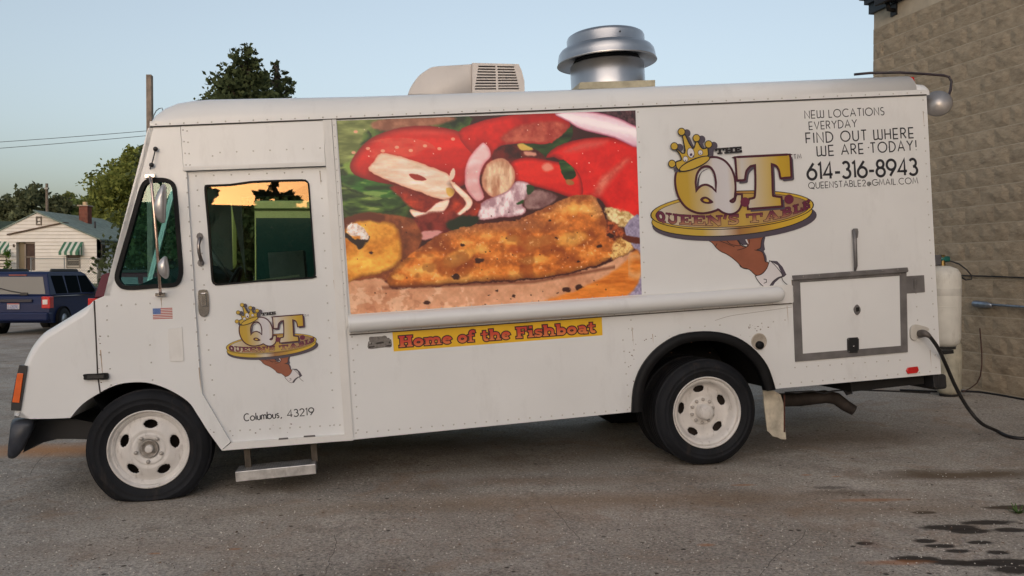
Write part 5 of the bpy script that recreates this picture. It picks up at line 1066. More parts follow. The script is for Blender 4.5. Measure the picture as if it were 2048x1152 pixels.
# local x runs along the wall (away from the camera), local y is the outward face
def wallmat(name, c1, c2, c3):
    m = bpy.data.materials.new(name); m.use_nodes = True; t = m.node_tree; b = t.nodes['Principled BSDF']; b.inputs['Roughness'].default_value = .92; b.inputs['Specular IOR Level'].default_value = .2
    tc = t.nodes.new('ShaderNodeTexCoord'); oi = t.nodes.new('ShaderNodeObjectInfo')
    ad = t.nodes.new('ShaderNodeVectorMath'); ad.operation = 'ADD'; t.links.new(tc.outputs['Object'], ad.inputs[0]); t.links.new(oi.outputs['Location'], ad.inputs[1])
    mp = t.nodes.new('ShaderNodeMapping'); mp.inputs['Scale'].default_value = (1, 1, 2.2); mp.inputs['Rotation'].default_value = (0, .35, 0); t.links.new(ad.outputs[0], mp.inputs[0])
    n = t.nodes.new('ShaderNodeTexNoise'); n.inputs['Scale'].default_value = 7; n.inputs['Detail'].default_value = 8; n.inputs['Roughness'].default_value = .72; t.links.new(mp.outputs[0], n.inputs[0])
    r = t.nodes.new('ShaderNodeValToRGB'); r.color_ramp.elements.new(.5)
    for e, (p, c) in zip(r.color_ramp.elements, ((.25, c1), (.5, c2), (.78, c3))): e.position = p; e.color = (*c, 1)
    t.links.new(n.outputs[0], r.inputs[0])
    mu = t.nodes.new('ShaderNodeMath'); mu.operation = 'MULTIPLY_ADD'; mu.inputs[1].default_value = .06; mu.inputs[2].default_value = .97; t.links.new(oi.outputs['Random'], mu.inputs[0])
    vm = t.nodes.new('ShaderNodeVectorMath'); vm.operation = 'SCALE'; t.links.new(r.outputs[0], vm.inputs[0]); t.links.new(mu.outputs[0], vm.inputs['Scale']); t.links.new(vm.outputs[0], b.inputs['Base Color'])
    n2 = t.nodes.new('ShaderNodeTexNoise'); n2.inputs['Scale'].default_value = 22; n2.inputs['Detail'].default_value = 7; n2.inputs['Roughness'].default_value = .7; t.links.new(mp.outputs[0], n2.inputs[0])
    bp = t.nodes.new('ShaderNodeBump'); bp.inputs['Distance'].default_value = .012 if 'split' in name else .003; bp.inputs['Strength'].default_value = 1; t.links.new(n2.outputs[0], bp.inputs['Height']); t.links.new(bp.outputs[0], b.inputs['Normal']); return m
SPL = wallmat('split_block', (.23, .18, .13), (.40, .325, .235), (.50, .415, .31)); SMO = wallmat('smooth_block', (.40, .345, .27), (.44, .38, .30), (.48, .42, .34))
MOR = mat('mortar', (.50, .43, .33), .95, var=.15, vscale=8)
BLKM = []
for vi in range(6):
    r = random.Random(vi); mb = MB(); nx_, nz_ = 5, 3; vs = []
    for j in range(nz_+1):
        for i in range(nx_+1):
            e = i in (0, nx_) or j in (0, nz_); vs.append((.0+.397*i/nx_, (.012 if e else r.uniform(.014, .026)), .190*j/nz_))
    mb.add(vs, [(j*6+i, j*6+i+1, (j+1)*6+i+1, (j+1)*6+i) for j in range(nz_) for i in range(nx_)])
    mb.add([(0, -.03, 0), (.397, -.03, 0), (.397, -.03, .190), (0, -.03, .190), (0, .012, 0), (.397, .012, 0), (.397, .012, .190), (0, .012, .190)], [(0, 1, 5, 4), (1, 2, 6, 5), (2, 3, 7, 6), (3, 0, 4, 7)])
    o = mb.build('block', SPL, bld); BLKM.append(o.data); bpy.data.objects.remove(o)
sm = MB().box(0, .394, -.03, .006, 0, .194).build('block', SMO, bld); SMM = sm.data; bpy.data.objects.remove(sm)
z00 = 1.846+(-.00)-9*.2; TC = 2.39
nb = 0; cut_m = {}
for row in range(-1, 24):
    z = z00+.2*row; off = .2 if row % 2 else 0; x = TC
    first = True
    while x > -1.5:
        w = .2 if (first and off) else .4
        xa = x-w; me = SMM if z > 4.63 else BLKM[(nb*7+row*3) % 6]
        o = bpy.data.objects.new('block', me); C.objects.link(o); o.parent = bld; o.location = (xa+.003, 0, z+.003)
        if w < .3: o.scale = (.194/.394, 1, 1)
        nb += 1; x = xa; first = False
zt_ = z00+.2*24
MB().box(-1.6, TC-.006, -.3, .0105, -.3, zt_).build('mortar_backing', MOR, bld)
MB().box(-14, -1.6, -.3, .004, -.3, zt_).build('side_wall_run', SPL, bld)
MB().box(TC-.3, TC-.004, -14, -.3, -.3, zt_).build('back_wall', SPL, bld)
MB().box(-14, TC+.05, -14, .05, zt_+.001, zt_+.13).box(-14, TC+.09, -14, .09, zt_+.13, zt_+.2).build('roof_fascia', mat('fascia_dark', (.02, .028, .035), .5), bld)
MB().box(-14, TC+.14, -14, .13, zt_+.2, zt_+.5).build('gutter', mat('gutter_pale', (.42, .43, .42), .5), bld)
for o in bld.children:
    pass
def wl(px, py):
    "pixel -> wall-local (x, z)"
    r = ray(px, py); k = (WP-CAM).dot(WNN)/r.dot(WNN); p = CAM+r*k; return (p-WP).dot(WD), p.z
def WW(px, py, out): 
    x, z = wl(px, py); return (WP+WD*x+WNN*out+Vector((0, 0, z)))
# WNN must face the camera
if (CAM-WP).dot(WNN) < 0: pass
sgn = 1 if (CAM-WP).dot(WNN) > 0 else -1
BRONZE = mat('bronze_fixture', (.018, .017, .018), .5, .3)
x, z = wl(1800, 10)
lamp = thing('wall_lamp', 'dark bronze wall light high on the block wall by the roof corner', 'wall light', tuple(WW(1800, 16, 0)), math.atan2(WD.y, WD.x))
MB().hexa([(-.16, .26, .04), (.14, .26, .04), (.16, .26, .26), (-.2, .26, .26), (-.13, .03, .1), (.12, .03, .1), (.12, .03, .3), (-.13, .03, .3)]).build('lamp_housing', BRONZE, lamp, bevel=.01)
MB().tube([(.08, .0, -.01), (.08, .1, .0), (.06, .14, .08)], .028, 8).build('lamp_arm', BRONZE, lamp); MB().box(.03, .14, -.0, .03, -.07, .08).build('mounting_plate', BRONZE, lamp)
GC = mat('galvanised', (.30, .34, .40), .38, .85, var=.2, vscale=25)
cd = thing('conduit', 'grey metal electrical conduit with an elbow box on the block wall', 'conduit', tuple(WW(1980, 610, 0)), 0)
mb = MB(); o0 = WW(1980, 610, 0); p1, p2, p3 = WW(1992, 609, .07*sgn)-o0, WW(2048, 613, .07*sgn)-o0, WW(2200, 622, .07*sgn)-o0
mb.tube([p1, p2, p3], .014, 10); mb.build('conduit_pipe', GC, cd)
a, b = WW(1958, 607, .07*sgn)-o0, WW(1996, 611, .07*sgn)-o0
MB().tube([a, a+(b-a)*.08, a+(b-a)*.7, b], [.03, .038, .036, .018], 8).build('elbow_box', GC, cd); MB().tube([a+(b-a)*.25, a+(b-a)*.25-WNN*.07*sgn], .02, 8).build('wall_entry', GC, cd)
def wire(name, pts, r, m, label, cat, n=5): 
    o = MB().tube(pts, r, 6).build(name, m); o['label'] = label; o['category'] = cat; return o
BC = mat('cable_black', (.012, .011, .012), .55, var=.3, vscale=10)
wire('wall_cable', [WW(x, y, .04*sgn) for x, y in ((1862,549),(1910,551),(1950,551.5),(2000,553),(2048,555),(2150,559),(2300,566))], .008, BC, 'thin black cable strung level along the block wall', 'cable')
wire('riser_wire', [WW(x, y, .06*sgn) for x, y in ((1969,656),(1971,680),(1973,705),(1973,730),(1970,752),(1963,766),(1950,776))]+[Vector((*gpt(1925, 786), 0))+Vector((0, 0, gz(*gpt(1925, 786))+.01))], .006, mat('rusty_wire', (.07, .03, .022), .8), 'rusty reddish wire rising from the ground against the wall', 'wire')
def G3(px, py, h=.012): x, y = gpt(px, py); return Vector((x, y, gz(x, y)+h))
wire('ground_cable', [G3(1800, 782), G3(1870, 785), G3(1925, 784), G3(1960, 786), G3(2000, 792), G3(2048, 801), G3(2150, 815), G3(2300, 840)], .011, BC, 'black cable lying on the asphalt along the foot of the wall', 'cable')
# power lead from the truck
lead = [P3(1840, 668, -.02), P3(1848, 667, -.07), P3(1858, 672, -.10), P3(1868, 684, -.10), P3(1878, 700, -.08)]; lead = [TM @ p for p in lead]
lead += [W(1892, 730, 6.78), W(1912, 775, 6.86), W(1935, 815, 6.9), W(1962, 846, 6.9), G3(1992, 868, .03), G3(2020, 877, .014), G3(2060, 880, .012), G3(2120, 874, .012), G3(2250, 850, .012)]
sm_ = []; 
for ax_i in range(1): 
    P_ = lead; m_ = len(P_)
    for i in range(m_-1):
        p0, p1, p2, p3 = P_[max(0, i-1)], P_[i], P_[i+1], P_[min(m_-1, i+2)]
        for k_ in range(6):
            t = k_/6; sm_.append(.5*((2*p1)+(p2-p0)*t+(2*p0-5*p1+4*p2-p3)*t*t+(3*p1-p0-3*p2+p3)*t**3))
sm_.append(lead[-1])
pl_ = thing('power_lead', 'thick black power lead plugged into the truck and looping to the ground', 'power lead', tuple(lead[0])); off = Vector(lead[0])
MB().tube([p-off for p in sm_[6:]], .0145, 10).build('cord', BC, pl_)
MB().tube([p-off for p in sm_[:14]], [.03, .031, .032, .032, .031, .03, .029, .028, .026, .024, .022, .02, .018, .016], 12).build('plug', mat('plug_grey', (.10, .085, .075), .55, var=.3, vscale=20), pl_)
# propane cylinders
CYL = mat('cylinder_paint', (.64, .63, .58), .42, var=.08, vscale=7, dirt=.3)
def cylinder(base, r, h, name, label, m, valve=True):
    t = thing(name, label, 'gas cylinder', tuple(base), 0)
    pr = [(0, .02), (r*.7, .02), (r*.93, .05), (r, .10), (r, h-.12), (r*.96, h-.07), (r*.8, h-.03), (r*.4, h-.005), (0, h)]
    MB().lathe(pr, 36).build('tank_body', m, t); MB().lathe([(r*.72, 0), (r*.74, 0), (r*.72, .05), (r*.70, .05)], 24).build('foot_ring', mat('foot_ring', (.03, .03, .03), .7), t)
    MB().lathe([(r*1.001, h*.5), (r*1.012, h*.5+.006), (r*1.001, h*.5+.012)], 36).build('weld_seam', m, t)
    if valve:
        MB().lathe([(0, h+.09), (.02, h+.09), (.022, h+.02), (.03, h-.01)], 12).build('valve_stem', mat('brass', (.25, .17, .06), .4, .9), t)
        MB().tube([(-.05, 0, h+.055), (.055, 0, h+.055)], .024, 10).build('valve_knob', mat('valve_green', (.01, .13, .11), .4), t)
        MB().box(-.075, -.02, -.03, .03, h+.0, h+.09).build('regulator', mat('reg_grey', (.10, .10, .11), .5, .5), t, bevel=.008)
    return t
ct = W(1883, 697, 7.2); top = W(1883, 531, 7.2)
c1 = cylinder(ct, .148, top.z-ct.z, 'propane_cylinder', 'upper white propane cylinder with a green valve on the rear of the truck', CYL)
MB().lathe([(.1484, .45), (.1492, .455), (.1492, .505), (.1484, .51)], 36).build('label_band', mat('band_pale', (.55, .54, .50), .4, var=.1, vscale=12), c1)
x, y = (1899-1024)/F*9.0, 9.0; cylinder((x, y, gz(x, y)), .125, .62, 'propane_cylinder', 'lower old propane cylinder with rust streaks standing by the wall base', mat('old_cylinder', (.44, .42, .34), .6, var=.25, vscale=8, dirt=.9), False)
hs_ = [W(1888, 524, 7.2), W(1900, 522, 7.2), W(1918, 528, 7.15), W(1934, 540, 7.1), W(1943, 551, 7.1), W(1943, 558, 7.1), W(1932, 560, 7.12), W(1918, 552, 7.2), W(1905, 547, 7.3)]
wire('gas_hose', hs_, .007, BC, 'black gas hose looping from the green valve of the upper cylinder', 'hose')
T(MB().box(*(lambda a, b: (a, b))(S(1868, 700)[0], S(1868, 700)[0]+.27), .12, .55, S(1880, 707)[1]-.03, S(1880, 707)[1]), 'cylinder_rack', DARK, bevel=.004)
T(MB().box(S(1866, 700)[0], S(1866, 700)[0]+.05, .02, .12, S(1880, 775)[1], S(1880, 690)[1]), 'rear_corner_post', BLP, bevel=.006)
T(MB().box(S(1872, 700)[0], S(1872, 700)[0]+.12, .05, TW-.05, S(1880, 782)[1], S(1880, 752)[1]), 'rear_bumper', BLP, bevel=.02)
# ================================================================== foliage
def leafmat(name, c, tr=.35):
    m = bpy.data.materials.new(name); m.use_nodes = True; t = m.node_tree; t.nodes.clear(); N = t.nodes.new; L = t.links.new
    o = N('ShaderNodeOutputMaterial'); d = N('ShaderNodeBsdfDiffuse'); tl = N('ShaderNodeBsdfTranslucent'); mx = N('ShaderNodeMixShader'); mx.inputs[0].default_value = tr
    a = N('ShaderNodeAttribute'); a.attribute_name = 'tone'; r = N('ShaderNodeValToRGB'); r.color_ramp.elements[0].color = (*[v*.35 for v in c], 1); r.color_ramp.elements[1].color = (*[min(1, v*1.9) for v in c], 1)
    L(a.outputs['Fac'], r.inputs[0]); L(r.outputs[0], d.inputs[0]); L(r.outputs[0], tl.inputs[0]); L(d.outputs[0], mx.inputs[1]); L(tl.outputs[0], mx.inputs[2]); L(mx.outputs[0], o.inputs[0]); return m
def crown(name, blobs, n, size, m, parent, seed, shell=.55):
    "leaf-sized faces scattered through a set of uneven clumps [(x,y,z,rx,ry,rz)]"
    rs = np.random.RandomState(seed); B = np.array(blobs, float); vol = B[:, 3]*B[:, 4]*B[:, 5]; vol = vol**.75; pick = rs.choice(len(B), n, p=vol/vol.sum())
    sub = rs.normal(size=(len(B)*40, 3)); sub /= np.linalg.norm(sub, axis=1)[:, None]; sub *= rs.uniform(.35, 1.02, (len(sub), 1))    # twig clusters inside each clump
    si = rs.randint(0, 40, n); cl = sub[pick*40+si]; d = cl+rs.normal(size=(n, 3))*.16; P = B[pick, :3]+d*B[pick, 3:6]
    u = rs.normal(size=(n, 3)); u /= np.linalg.norm(u, axis=1)[:, None]; w = rs.normal(size=(n, 3)); w -= (w*u).sum(1)[:, None]*u; w /= np.linalg.norm(w, axis=1)[:, None]
    s = size*rs.uniform(.6, 1.4, (n, 1)); V = np.stack([P-u*s, P+w*s*.55, P+u*s, P-w*s*.55], 1).reshape(-1, 3)
    me = bpy.data.meshes.new(name); me.vertices.add(4*n); me.vertices.foreach_set('co', V.ravel()); me.loops.add(4*n); me.loops.foreach_set('vertex_index', np.arange(4*n, dtype=np.int32)); me.polygons.add(n)
    me.polygons.foreach_set('loop_start', np.arange(0, 4*n, 4, dtype=np.int32)); me.update(calc_edges=True)
    tone = np.clip(rs.rand(len(B)*40)[pick*40+si]*.5+rs.rand(n)*.35+.1, 0, 1); at = me.attributes.new('tone', 'FLOAT', 'POINT'); at.data.foreach_set('value', np.repeat(tone, 4).astype(np.float32))
    me.materials.append(m); o = bpy.data.objects.new(name, me); C.objects.link(o); o.parent = parent; return o
BARK = mat('bark', (.06, .05, .04), .9, var=.4, vscale=4, bump=.02, bscale=10)
def tree(x, y, h, r, label, col, seed, n=9000, size=.28, trunk_h=.25, shape='round', group=None, zbase=None, nb=22):
    z0 = gz(x, y) if zbase is None else zbase; t = thing('tree', label, 'tree', (x, y, z0), 0, group); rs = random.Random(seed); bl = []
    for i in range(nb):
        tt = (i+.5)/nb; zz = h*(trunk_h+(1-trunk_h)*tt*.95)
        if shape == 'cone': rad = r*(1-tt)**.85*1.05+.04*r
        else: rad = r*math.sqrt(max(.05, 1-(2*tt-.9)**2))
        a = rs.uniform(0, 6.28); q = rad*rs.uniform(.25, .75); br = max((.055 if shape == 'cone' else .12)*r, rad*rs.uniform(.32, .52)); bl.append((q*math.cos(a), q*math.sin(a), zz, br, br, br*rs.uniform(.55, .85)))
        if i % 2 == 0: a += 2.4; bl.append((q*math.cos(a), q*math.sin(a), zz+.02*h, br*.8, br*.8, br*.5))
    mb = MB(); mb.tube([(0, 0, -.3), (0, 0, h*.1), (.02*h, 0, h*.4), (.01*h, .01*h, h*.75), (0, 0, h*.97)], [h*.035, h*.026, h*.02, h*.011, h*.003], 8)
    for b in bl[::2]: zs = max(h*trunk_h*.7, b[2]-.35*math.hypot(b[0], b[1])-.05*h); mb.tube([(.01*h, 0, zs), (b[0]*.5, b[1]*.5, (zs+b[2])/2+.01*h), b[:3]], [h*.011, h*.007, h*.002], 5)
    mb.build('trunk', BARK, t); crown('crown', bl, n, size, leafmat('leaves', col), t, seed); return t
def wx(px, Y): return (px-1024)/F*Y
# conical maple showing over the truck roof
tree(wx(492, 46), 46, 14.1, 6.9, 'dark conical maple rising behind the truck roof', (.075, .095, .045), 11, 80000, .16, .15, 'cone', zbase=.1, nb=80)
tree(wx(556, 49), 49, 13.6, 5.4, 'small dark tree at the right shoulder of the maple', (.07, .09, .045), 12, 30000, .17, .15, 'cone', nb=44)
# big tree right of the house
tree(wx(255, 76), 78, 12.7, 4.9, 'tall yellowish green tree behind the house roof end', (.19, .215, .06), 21, 26000, .20, .12, nb=34)
tree(wx(200, 88), 88, 9.8, 4.4, 'lower olive tree just left of the tall yellowish tree', (.16, .20, .07), 22, 9000, .27, .1, nb=24)
tree(wx(70, 84), 84, 10.1, 4.0, 'dark rounded tree behind the house ridge beside the utility pole', (.12, .135, .075), 23, 10000, .25, .1, nb=24)
tree(wx(143, 96), 96, 10.2, 4.2, 'mid green tree between the utility pole and the brick chimney', (.17, .19, .07), 24, 9000, .28, .1, nb=24)
tree(wx(18, 92), 92, 9.6, 4.4, 'dark tree at the far left edge behind the green roof', (.10, .12, .075), 25, 9000, .28, .1, nb=24)
tree(wx(112, 90), 92, 8.7, 3.6, 'dusky tree low behind the ridge of the white house', (.12, .14, .08), 26, 8000, .27, .08, nb=20)
bk = thing('tree_line', 'hazy dark line of trees on the horizon behind the houses', 'trees'); bk['kind'] = 'stuff'
rs = random.Random(4); crown('far_foliage', [(rs.uniform(-90, 30), 118+rs.uniform(-5, 5), rs.uniform(1.5, 7.2), rs.uniform(3, 5), 3, rs.uniform(2, 3)) for _ in range(70)], 26000, .5, leafmat('far_leaves', (.10, .12, .08)), bk, 5)
# trees across the lot behind the photographer (seen mirrored in the truck's glass)
for i, (x, y, h, r) in enumerate(((3.0, -39, 8.9, 1.9), (5.3, -40, 7.9, 1.6), (-1.2, -38, 9.2, 1.5), (11.5, -36, 8.6, 3.0), (-11, -40, 8.0, 3.4), (17, -40, 8.4, 3.4))):
    tree(x, y, h, r, ['broad dark tree across the lot straight behind the viewer', 'dark tree across the lot slightly to one side behind the viewer', 'narrow dark tree across the lot behind the viewer', 'round dark tree across the lot toward the building side', 'outer dark tree across the lot on the street side', 'outer dark tree across the lot beyond the building side'][i], (.03, .04, .02), 60+i, 6000, .22, .1, group='trees across the lot')
# long low brick building across the lot behind the viewer; its roof line cuts the sunset in the door glass
def mirror_z(px, py, Y):
    r = ray(px, py); k_ = (dy-(CAM-TO).dot(TN))/r.dot(TN); p = CAM+r*k_; d = r-TN*(2*r.dot(TN)); q_ = p+d*((Y-p.y)/d.y); return q_
RZ = mirror_z(500, 412, -42).z
shp = thing('brick_shop', 'long low brown brick building across the lot behind the viewer', 'building', (0, -42, 0))
SB = mat('shop_brick', (.10, .06, .045), .9, var=.3, vscale=3); MB().box(-34, 26, -14, 0, -.4, RZ-.3).build('wall', SB, shp)
MB().box(-34.2, 26.2, -14.2, .2, RZ-.3, RZ).build('parapet', mat('parapet', (.07, .06, .055), .8), shp)
for i in range(9):
    w = bpy.data.objects.new('window', None); C.objects.link(w); w.parent = shp; x = -30+i*6.2
    MB().box(x, x+2.4, .0, .05, 1.0, 2.6).build('frame', mat('shop_frame', (.05, .05, .05), .5), w); MB().box(x+.1, x+2.3, .05, .07, 1.1, 2.5).build('pane', mat('shop_pane', (.02, .02, .025), .15), w)
# ================================================================== the white house
HY = 60.
house = thing('white_house', 'small white clapboard house with green shingle roof and brick chimney', 'house', (wx(80, HY), HY, 0), 0)
HX = wx(80, HY)
def hp(px, py, Y=HY): p = W(px, py, Y); return p.x-HX, p.z
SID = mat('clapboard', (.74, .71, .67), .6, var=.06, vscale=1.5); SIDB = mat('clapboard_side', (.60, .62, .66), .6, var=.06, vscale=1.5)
SHG = mat('green_shingle', (.20, .25, .215), .9, var=.25, vscale=3, bump=.01, bscale=12)
PY = HY-.64
gx0, gx1 = hp(-33, 478)[0], hp(193, 478, PY)[0]; ez = hp(193, 478)[1]; az = hp(80, 424)[1]; bz = gz(HX, HY)-.3
LEN = 9.0
def clap(x0f, x1f, z0, z1, y, dz=.25, m=SID, name='siding', parent=house, holes=()):
    mb = MB(); z = z0
    while z < z1:
        zb_ = min(z+dz, z1); xs = sorted([x0f(z), x1f(z)]); segs = [(xs[0], xs[1])]
        for (a, b, c, d) in holes:
            if z+dz*.5 > c and z+dz*.5 < d: segs = [s for sg in segs for s in ((sg[0], min(sg[1], a)), (max(sg[0], b), sg[1])) if s[1]-s[0] > .02]
        for a, b in segs: 
            ta, tb = (max(a, x0f(zb_)) if a == xs[0] else a), (min(b, x1f(zb_)) if b == xs[1] else b)
            mb.add([(a, y-.035, z), (b, y-.035, z), (tb, y, zb_), (ta, y, zb_), (b, y, z), (a, y, z)], [(0, 1, 2, 3), (0, 5, 4, 1)])
        z += dz
    mb.build(name, m, parent, kind='stuff'); mg = MB()
    for f in mb.f[0::2]: a, b = mb.v[f[0]], mb.v[f[1]]; mg.add([(a[0], a[1]-.002, a[2]-.014), (b[0], b[1]-.002, b[2]-.014), (b[0], b[1]-.002, b[2]+.012), (a[0], a[1]-.002, a[2]+.012)], [(0, 1, 2, 3)])  # grey strips paint the shade line beneath each lapped board
    return mg.build(name+'_lap_shade', mat('lap_shade', (.46, .42, .37), .8), parent, kind='stuff')
xL = lambda z: gx0 if z < ez else gx0+(0-gx0)*(z-ez)/(az-ez); xR = lambda z: gx1 if z < ez else gx1+(0-gx1)*(z-ez)/(az-ez)
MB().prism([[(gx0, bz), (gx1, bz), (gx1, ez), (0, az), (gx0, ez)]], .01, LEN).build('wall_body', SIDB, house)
clap(xL, xR, bz, az-.02, 0)
# porch bay standing slightly proud
px0 = hp(18, 470, PY)[0]; pk = hp(128, 446, PY); pe = hp(18, 470, PY)[1]
dL, dR, dT, dB = hp(27, 0, PY)[0], hp(65, 0, PY)[0], hp(0, 482, PY)[1], hp(0, 541, PY)[1]
wL, wR, wT, wB = hp(130, 0, PY)[0], hp(154, 0, PY)[0], hp(0, 507, PY)[1], hp(0, 534, PY)[1]
xpL = lambda z: px0 if z < pe else px0+(pk[0]-px0)*(z-pe)/(pk[1]-pe); xpR = lambda z: gx1 if z < ez else min(gx1, gx1+(pk[0]-gx1)*(z-ez)/(pk[1]-ez))
clap(xpL, xpR, bz, pk[1]-.02, -.62, holes=((dL, dR, dB, dT), (wL, wR, wB, wT)), name='porch_siding')
MB().box(px0, dL, -.61, -.02, bz, pe).box(dR, gx1, -.61, -.02, bz, ez).build('porch_wall', SID, house)
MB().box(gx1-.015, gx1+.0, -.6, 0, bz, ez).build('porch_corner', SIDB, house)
FAS = mat('brown_fascia', (.09, .055, .035), .7); mb = MB()
mb.hexa([(px0-.1, -.75, pe-.03), (px0-.1, -.75, pe+.07), (pk[0], -.75, pk[1]+.07), (pk[0], -.75, pk[1]-.03), (px0-.1, -.0, pe-.03), (px0-.1, -.0, pe+.07), (pk[0], -.0, pk[1]+.07), (pk[0], -.0, pk[1]-.03)]); mb.build('porch_fascia', FAS, house)
def slab3(a, b, c, d, th): return MB().hexa([a, b, c, d]+[(p[0], p[1], p[2]-th) for p in (a, b, c, d)])
ov = .3
slab3((0, -.8, az+.1), (0, LEN+.3, az+.1), (gx1+ov, LEN+.3, ez-.02), (gx1+ov, -.8, ez-.02), .09).build('roof', SHG, house)
slab3((gx0-ov, -.1, ez-.08), (gx0-ov, LEN+.3, ez-.08), (-.001, LEN+.3, az+.1), (-.001, -.1, az+.1), .09).build('roof', SHG, house)
MB().box(gx1+ov-.04, gx1+ov+.06, -.7, LEN+.2, ez-.2, ez-.11).build('gutter', mat('gutter_dark', (.03, .03, .03), .5), house)
ch = bpy.data.objects.new('chimney', None); C.objects.link(ch); ch.parent = house
BRK = mat('house_brick', (.17, .048, .030), .9, var=.3, vscale=4, bump=.01, bscale=8); cx0, cz0 = hp(172, 450, 64)
cz1 = hp(172, 413, 64)[1]; MB().box(cx0-.32, cx0+.32, 3.6, 4.25, cz0-.7, cz1).build('stack', BRK, ch)
mb = MB()
zz_ = cz0-.2
while zz_ < cz1-.05: mb.box(cx0-.325, cx0+.325, 3.594, 3.6, zz_, zz_+.012); zz_ += .1
mb.build('mortar_joints', mat('joint', (.3, .22, .18), .9), ch, kind='stuff')
MB().box(cx0-.4, cx0+.4, 3.5, 4.35, cz1, cz1+.08).build('cap', mat('cap_pale', (.4, .33, .26), .9), ch); MB().lathe([(.16, 0), (.16, .25), (.13, .25), (.13, 0)], 12, Matrix.Translation((cx0, 3.9, cz1+.08))).build('flue_pot', mat('flue', (.55, .40, .24), .8), ch)
vx_, vz_ = hp(190, 447, 63); MB().tube([(vx_, 3, vz_-.6), (vx_, 3, vz_+.15)], .07, 8).build('vent_pipe', mat('vent_dark', (.05, .05, .05), .7), house)
FRM = mat('frame_taupe', (.16, .135, .11), .6); GLW = glass('house_glass', (.15, .16, .16), .12, body=(.05, .05, .05), alpha=.5)
def window(x0, x1, z0, z1, y, par=house, mull=True):
    w = bpy.data.objects.new('window', None); C.objects.link(w); w.parent = par
    MB().box(x0-.07, x1+.07, y-.06, y-.01, z0-.08, z0).box(x0-.07, x1+.07, y-.06, y-.01, z1, z1+.07).box(x0-.07, x0, y-.06, y-.01, z0, z1).box(x1, x1+.07, y-.06, y-.01, z0, z1).build('frame', FRM, w)
    MB().box(x0, x1, y+.02, y+.03, z0, z1).build('pane', GLW, w)
    if mull: MB().box(x0, x1, y-.02, y+.02, (z0+z1)/2-.02, (z0+z1)/2+.02).box(x0, x1, y-.03, y-.0, z0, z0+.1).build('sash', mat('sash_pale', (.4, .38, .33), .6), w)
window(wL, wR, wB, wT, -.64)
a, b = hp(75, 434)[0], hp(82, 448); window(a, b[0], b[1], hp(0, 435)[1], -.03, mull=False)
dw_ = bpy.data.objects.new('door', None); C.objects.link(dw_); dw_.parent = house; xa, xb = hp(41, 0, PY)[0], dR-.03
MB().box(xa, xa+.12, -.5, -.44, dB-.4, dT-.1).box(xb-.06, xb, -.5, -.44, dB-.4, dT-.1).box(xa, xb, -.5, -.44, dT-.2, dT-.1).box(xa, xb, -.5, -.44, (dT+dB)/2-.12, (dT+dB)/2-.05).box(xa, xb, -.5, -.44, dB-.4, dB-.0).build('door_frame', mat('door_taupe', (.22, .18, .15), .6), dw_)
MB().box(xa+.1, xb-.05, -.43, -.42, dB-.2, (dT+dB)/2-.1).box(xa+.1, xb-.05, -.43, -.42, (dT+dB)/2-.06, dT-.2).build('screen', mat('door_screen', (.06, .035, .028), .8, var=.3, vscale=3), dw_)
MB().box(dL, dR, -.3, -.28, bz, dT).build('porch_back', mat('porch_back', (.22, .18, .12), .8), house)
MB().box(hp(32, 0)[0], hp(35, 0)[0], -.7, -.6, hp(0, 495)[1], hp(0, 489)[1]).build('porch_lamp', mat('lamp_brown', (.05, .03, .02), .6), house)
# blue-white end wall with narrow windows
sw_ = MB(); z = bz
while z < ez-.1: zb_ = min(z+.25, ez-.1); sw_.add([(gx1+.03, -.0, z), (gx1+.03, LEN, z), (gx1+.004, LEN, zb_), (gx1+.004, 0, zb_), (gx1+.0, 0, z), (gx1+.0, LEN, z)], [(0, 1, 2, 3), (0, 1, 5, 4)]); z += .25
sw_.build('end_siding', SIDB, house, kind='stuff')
def endwin(y0, y1, z0, z1):
    w = bpy.data.objects.new('window', None); C.objects.link(w); w.parent = house
    MB().box(gx1+.02, gx1+.07, y0, y1, z0, z1).build('frame', FRM, w); MB().box(gx1+.071, gx1+.075, y0+.07, y1-.07, z0+.08, z1-.08).build('pane', GLW, w); MB().box(gx1+.072, gx1+.085, y0+.06, y1-.06, (z0+z1)/2-.03, (z0+z1)/2+.03).build('sash', mat('sash_pale', (0, 0, 0)), w)
def yfor(px): return (HX+gx1)/((px-1024)/F)-HY
endwin(yfor(202), yfor(210), hp(0, 534, 61)[1], hp(0, 489, 61)[1]); endwin(yfor(225), yfor(234), hp(0, 530, 63)[1], hp(0, 491, 63)[1])
# striped awnings
AG = mat('awning_green', (.045, .16, .095), .6); AWm = mat('awning_white', (.62, .64, .58), .6)
def awning(xa, xb, zt, zb, n, y, skew=.5):
    t = bpy.data.objects.new('awning', None); C.objects.link(t); t.parent = house; w = (xb-xa)/n
    for i in range(n):
        a, b = xa+w*i, xa+w*(i+1); zm = zb+.22
        MB().hexa([(a, y-.02, zt), (b-.004, y-.02, zt), (b-.004, y-skew, zm), (a, y-skew, zm), (a, y-.02, zt-.02), (b-.004, y-.02, zt-.02), (b-.004, y-skew, zm-.02), (a, y-skew, zm-.02)]).box(a, b-.004, y-skew-.01, y-skew+.01, zb, zm).build('awning_slat', AG if i % 2 == 0 else AWm, t)
    for i in range(4): a = y-skew+skew*i/4; MB().hexa([(xb, a, zb), (xb, a+skew/4, zb), (xb, a+skew/4, zt-(zt-zb-.22)*(1-(i+1)/4)), (xb, a, zt-(zt-zb-.22)*(1-i/4)), (xb+.01, a, zb), (xb+.01, a+skew/4, zb), (xb+.01, a+skew/4, zt-(zt-zb-.22)*(1-(i+1)/4)), (xb+.01, a, zt-(zt-zb-.22)*(1-i/4))]).build('awning_side_slat', AWm if i % 2 else AG, t)
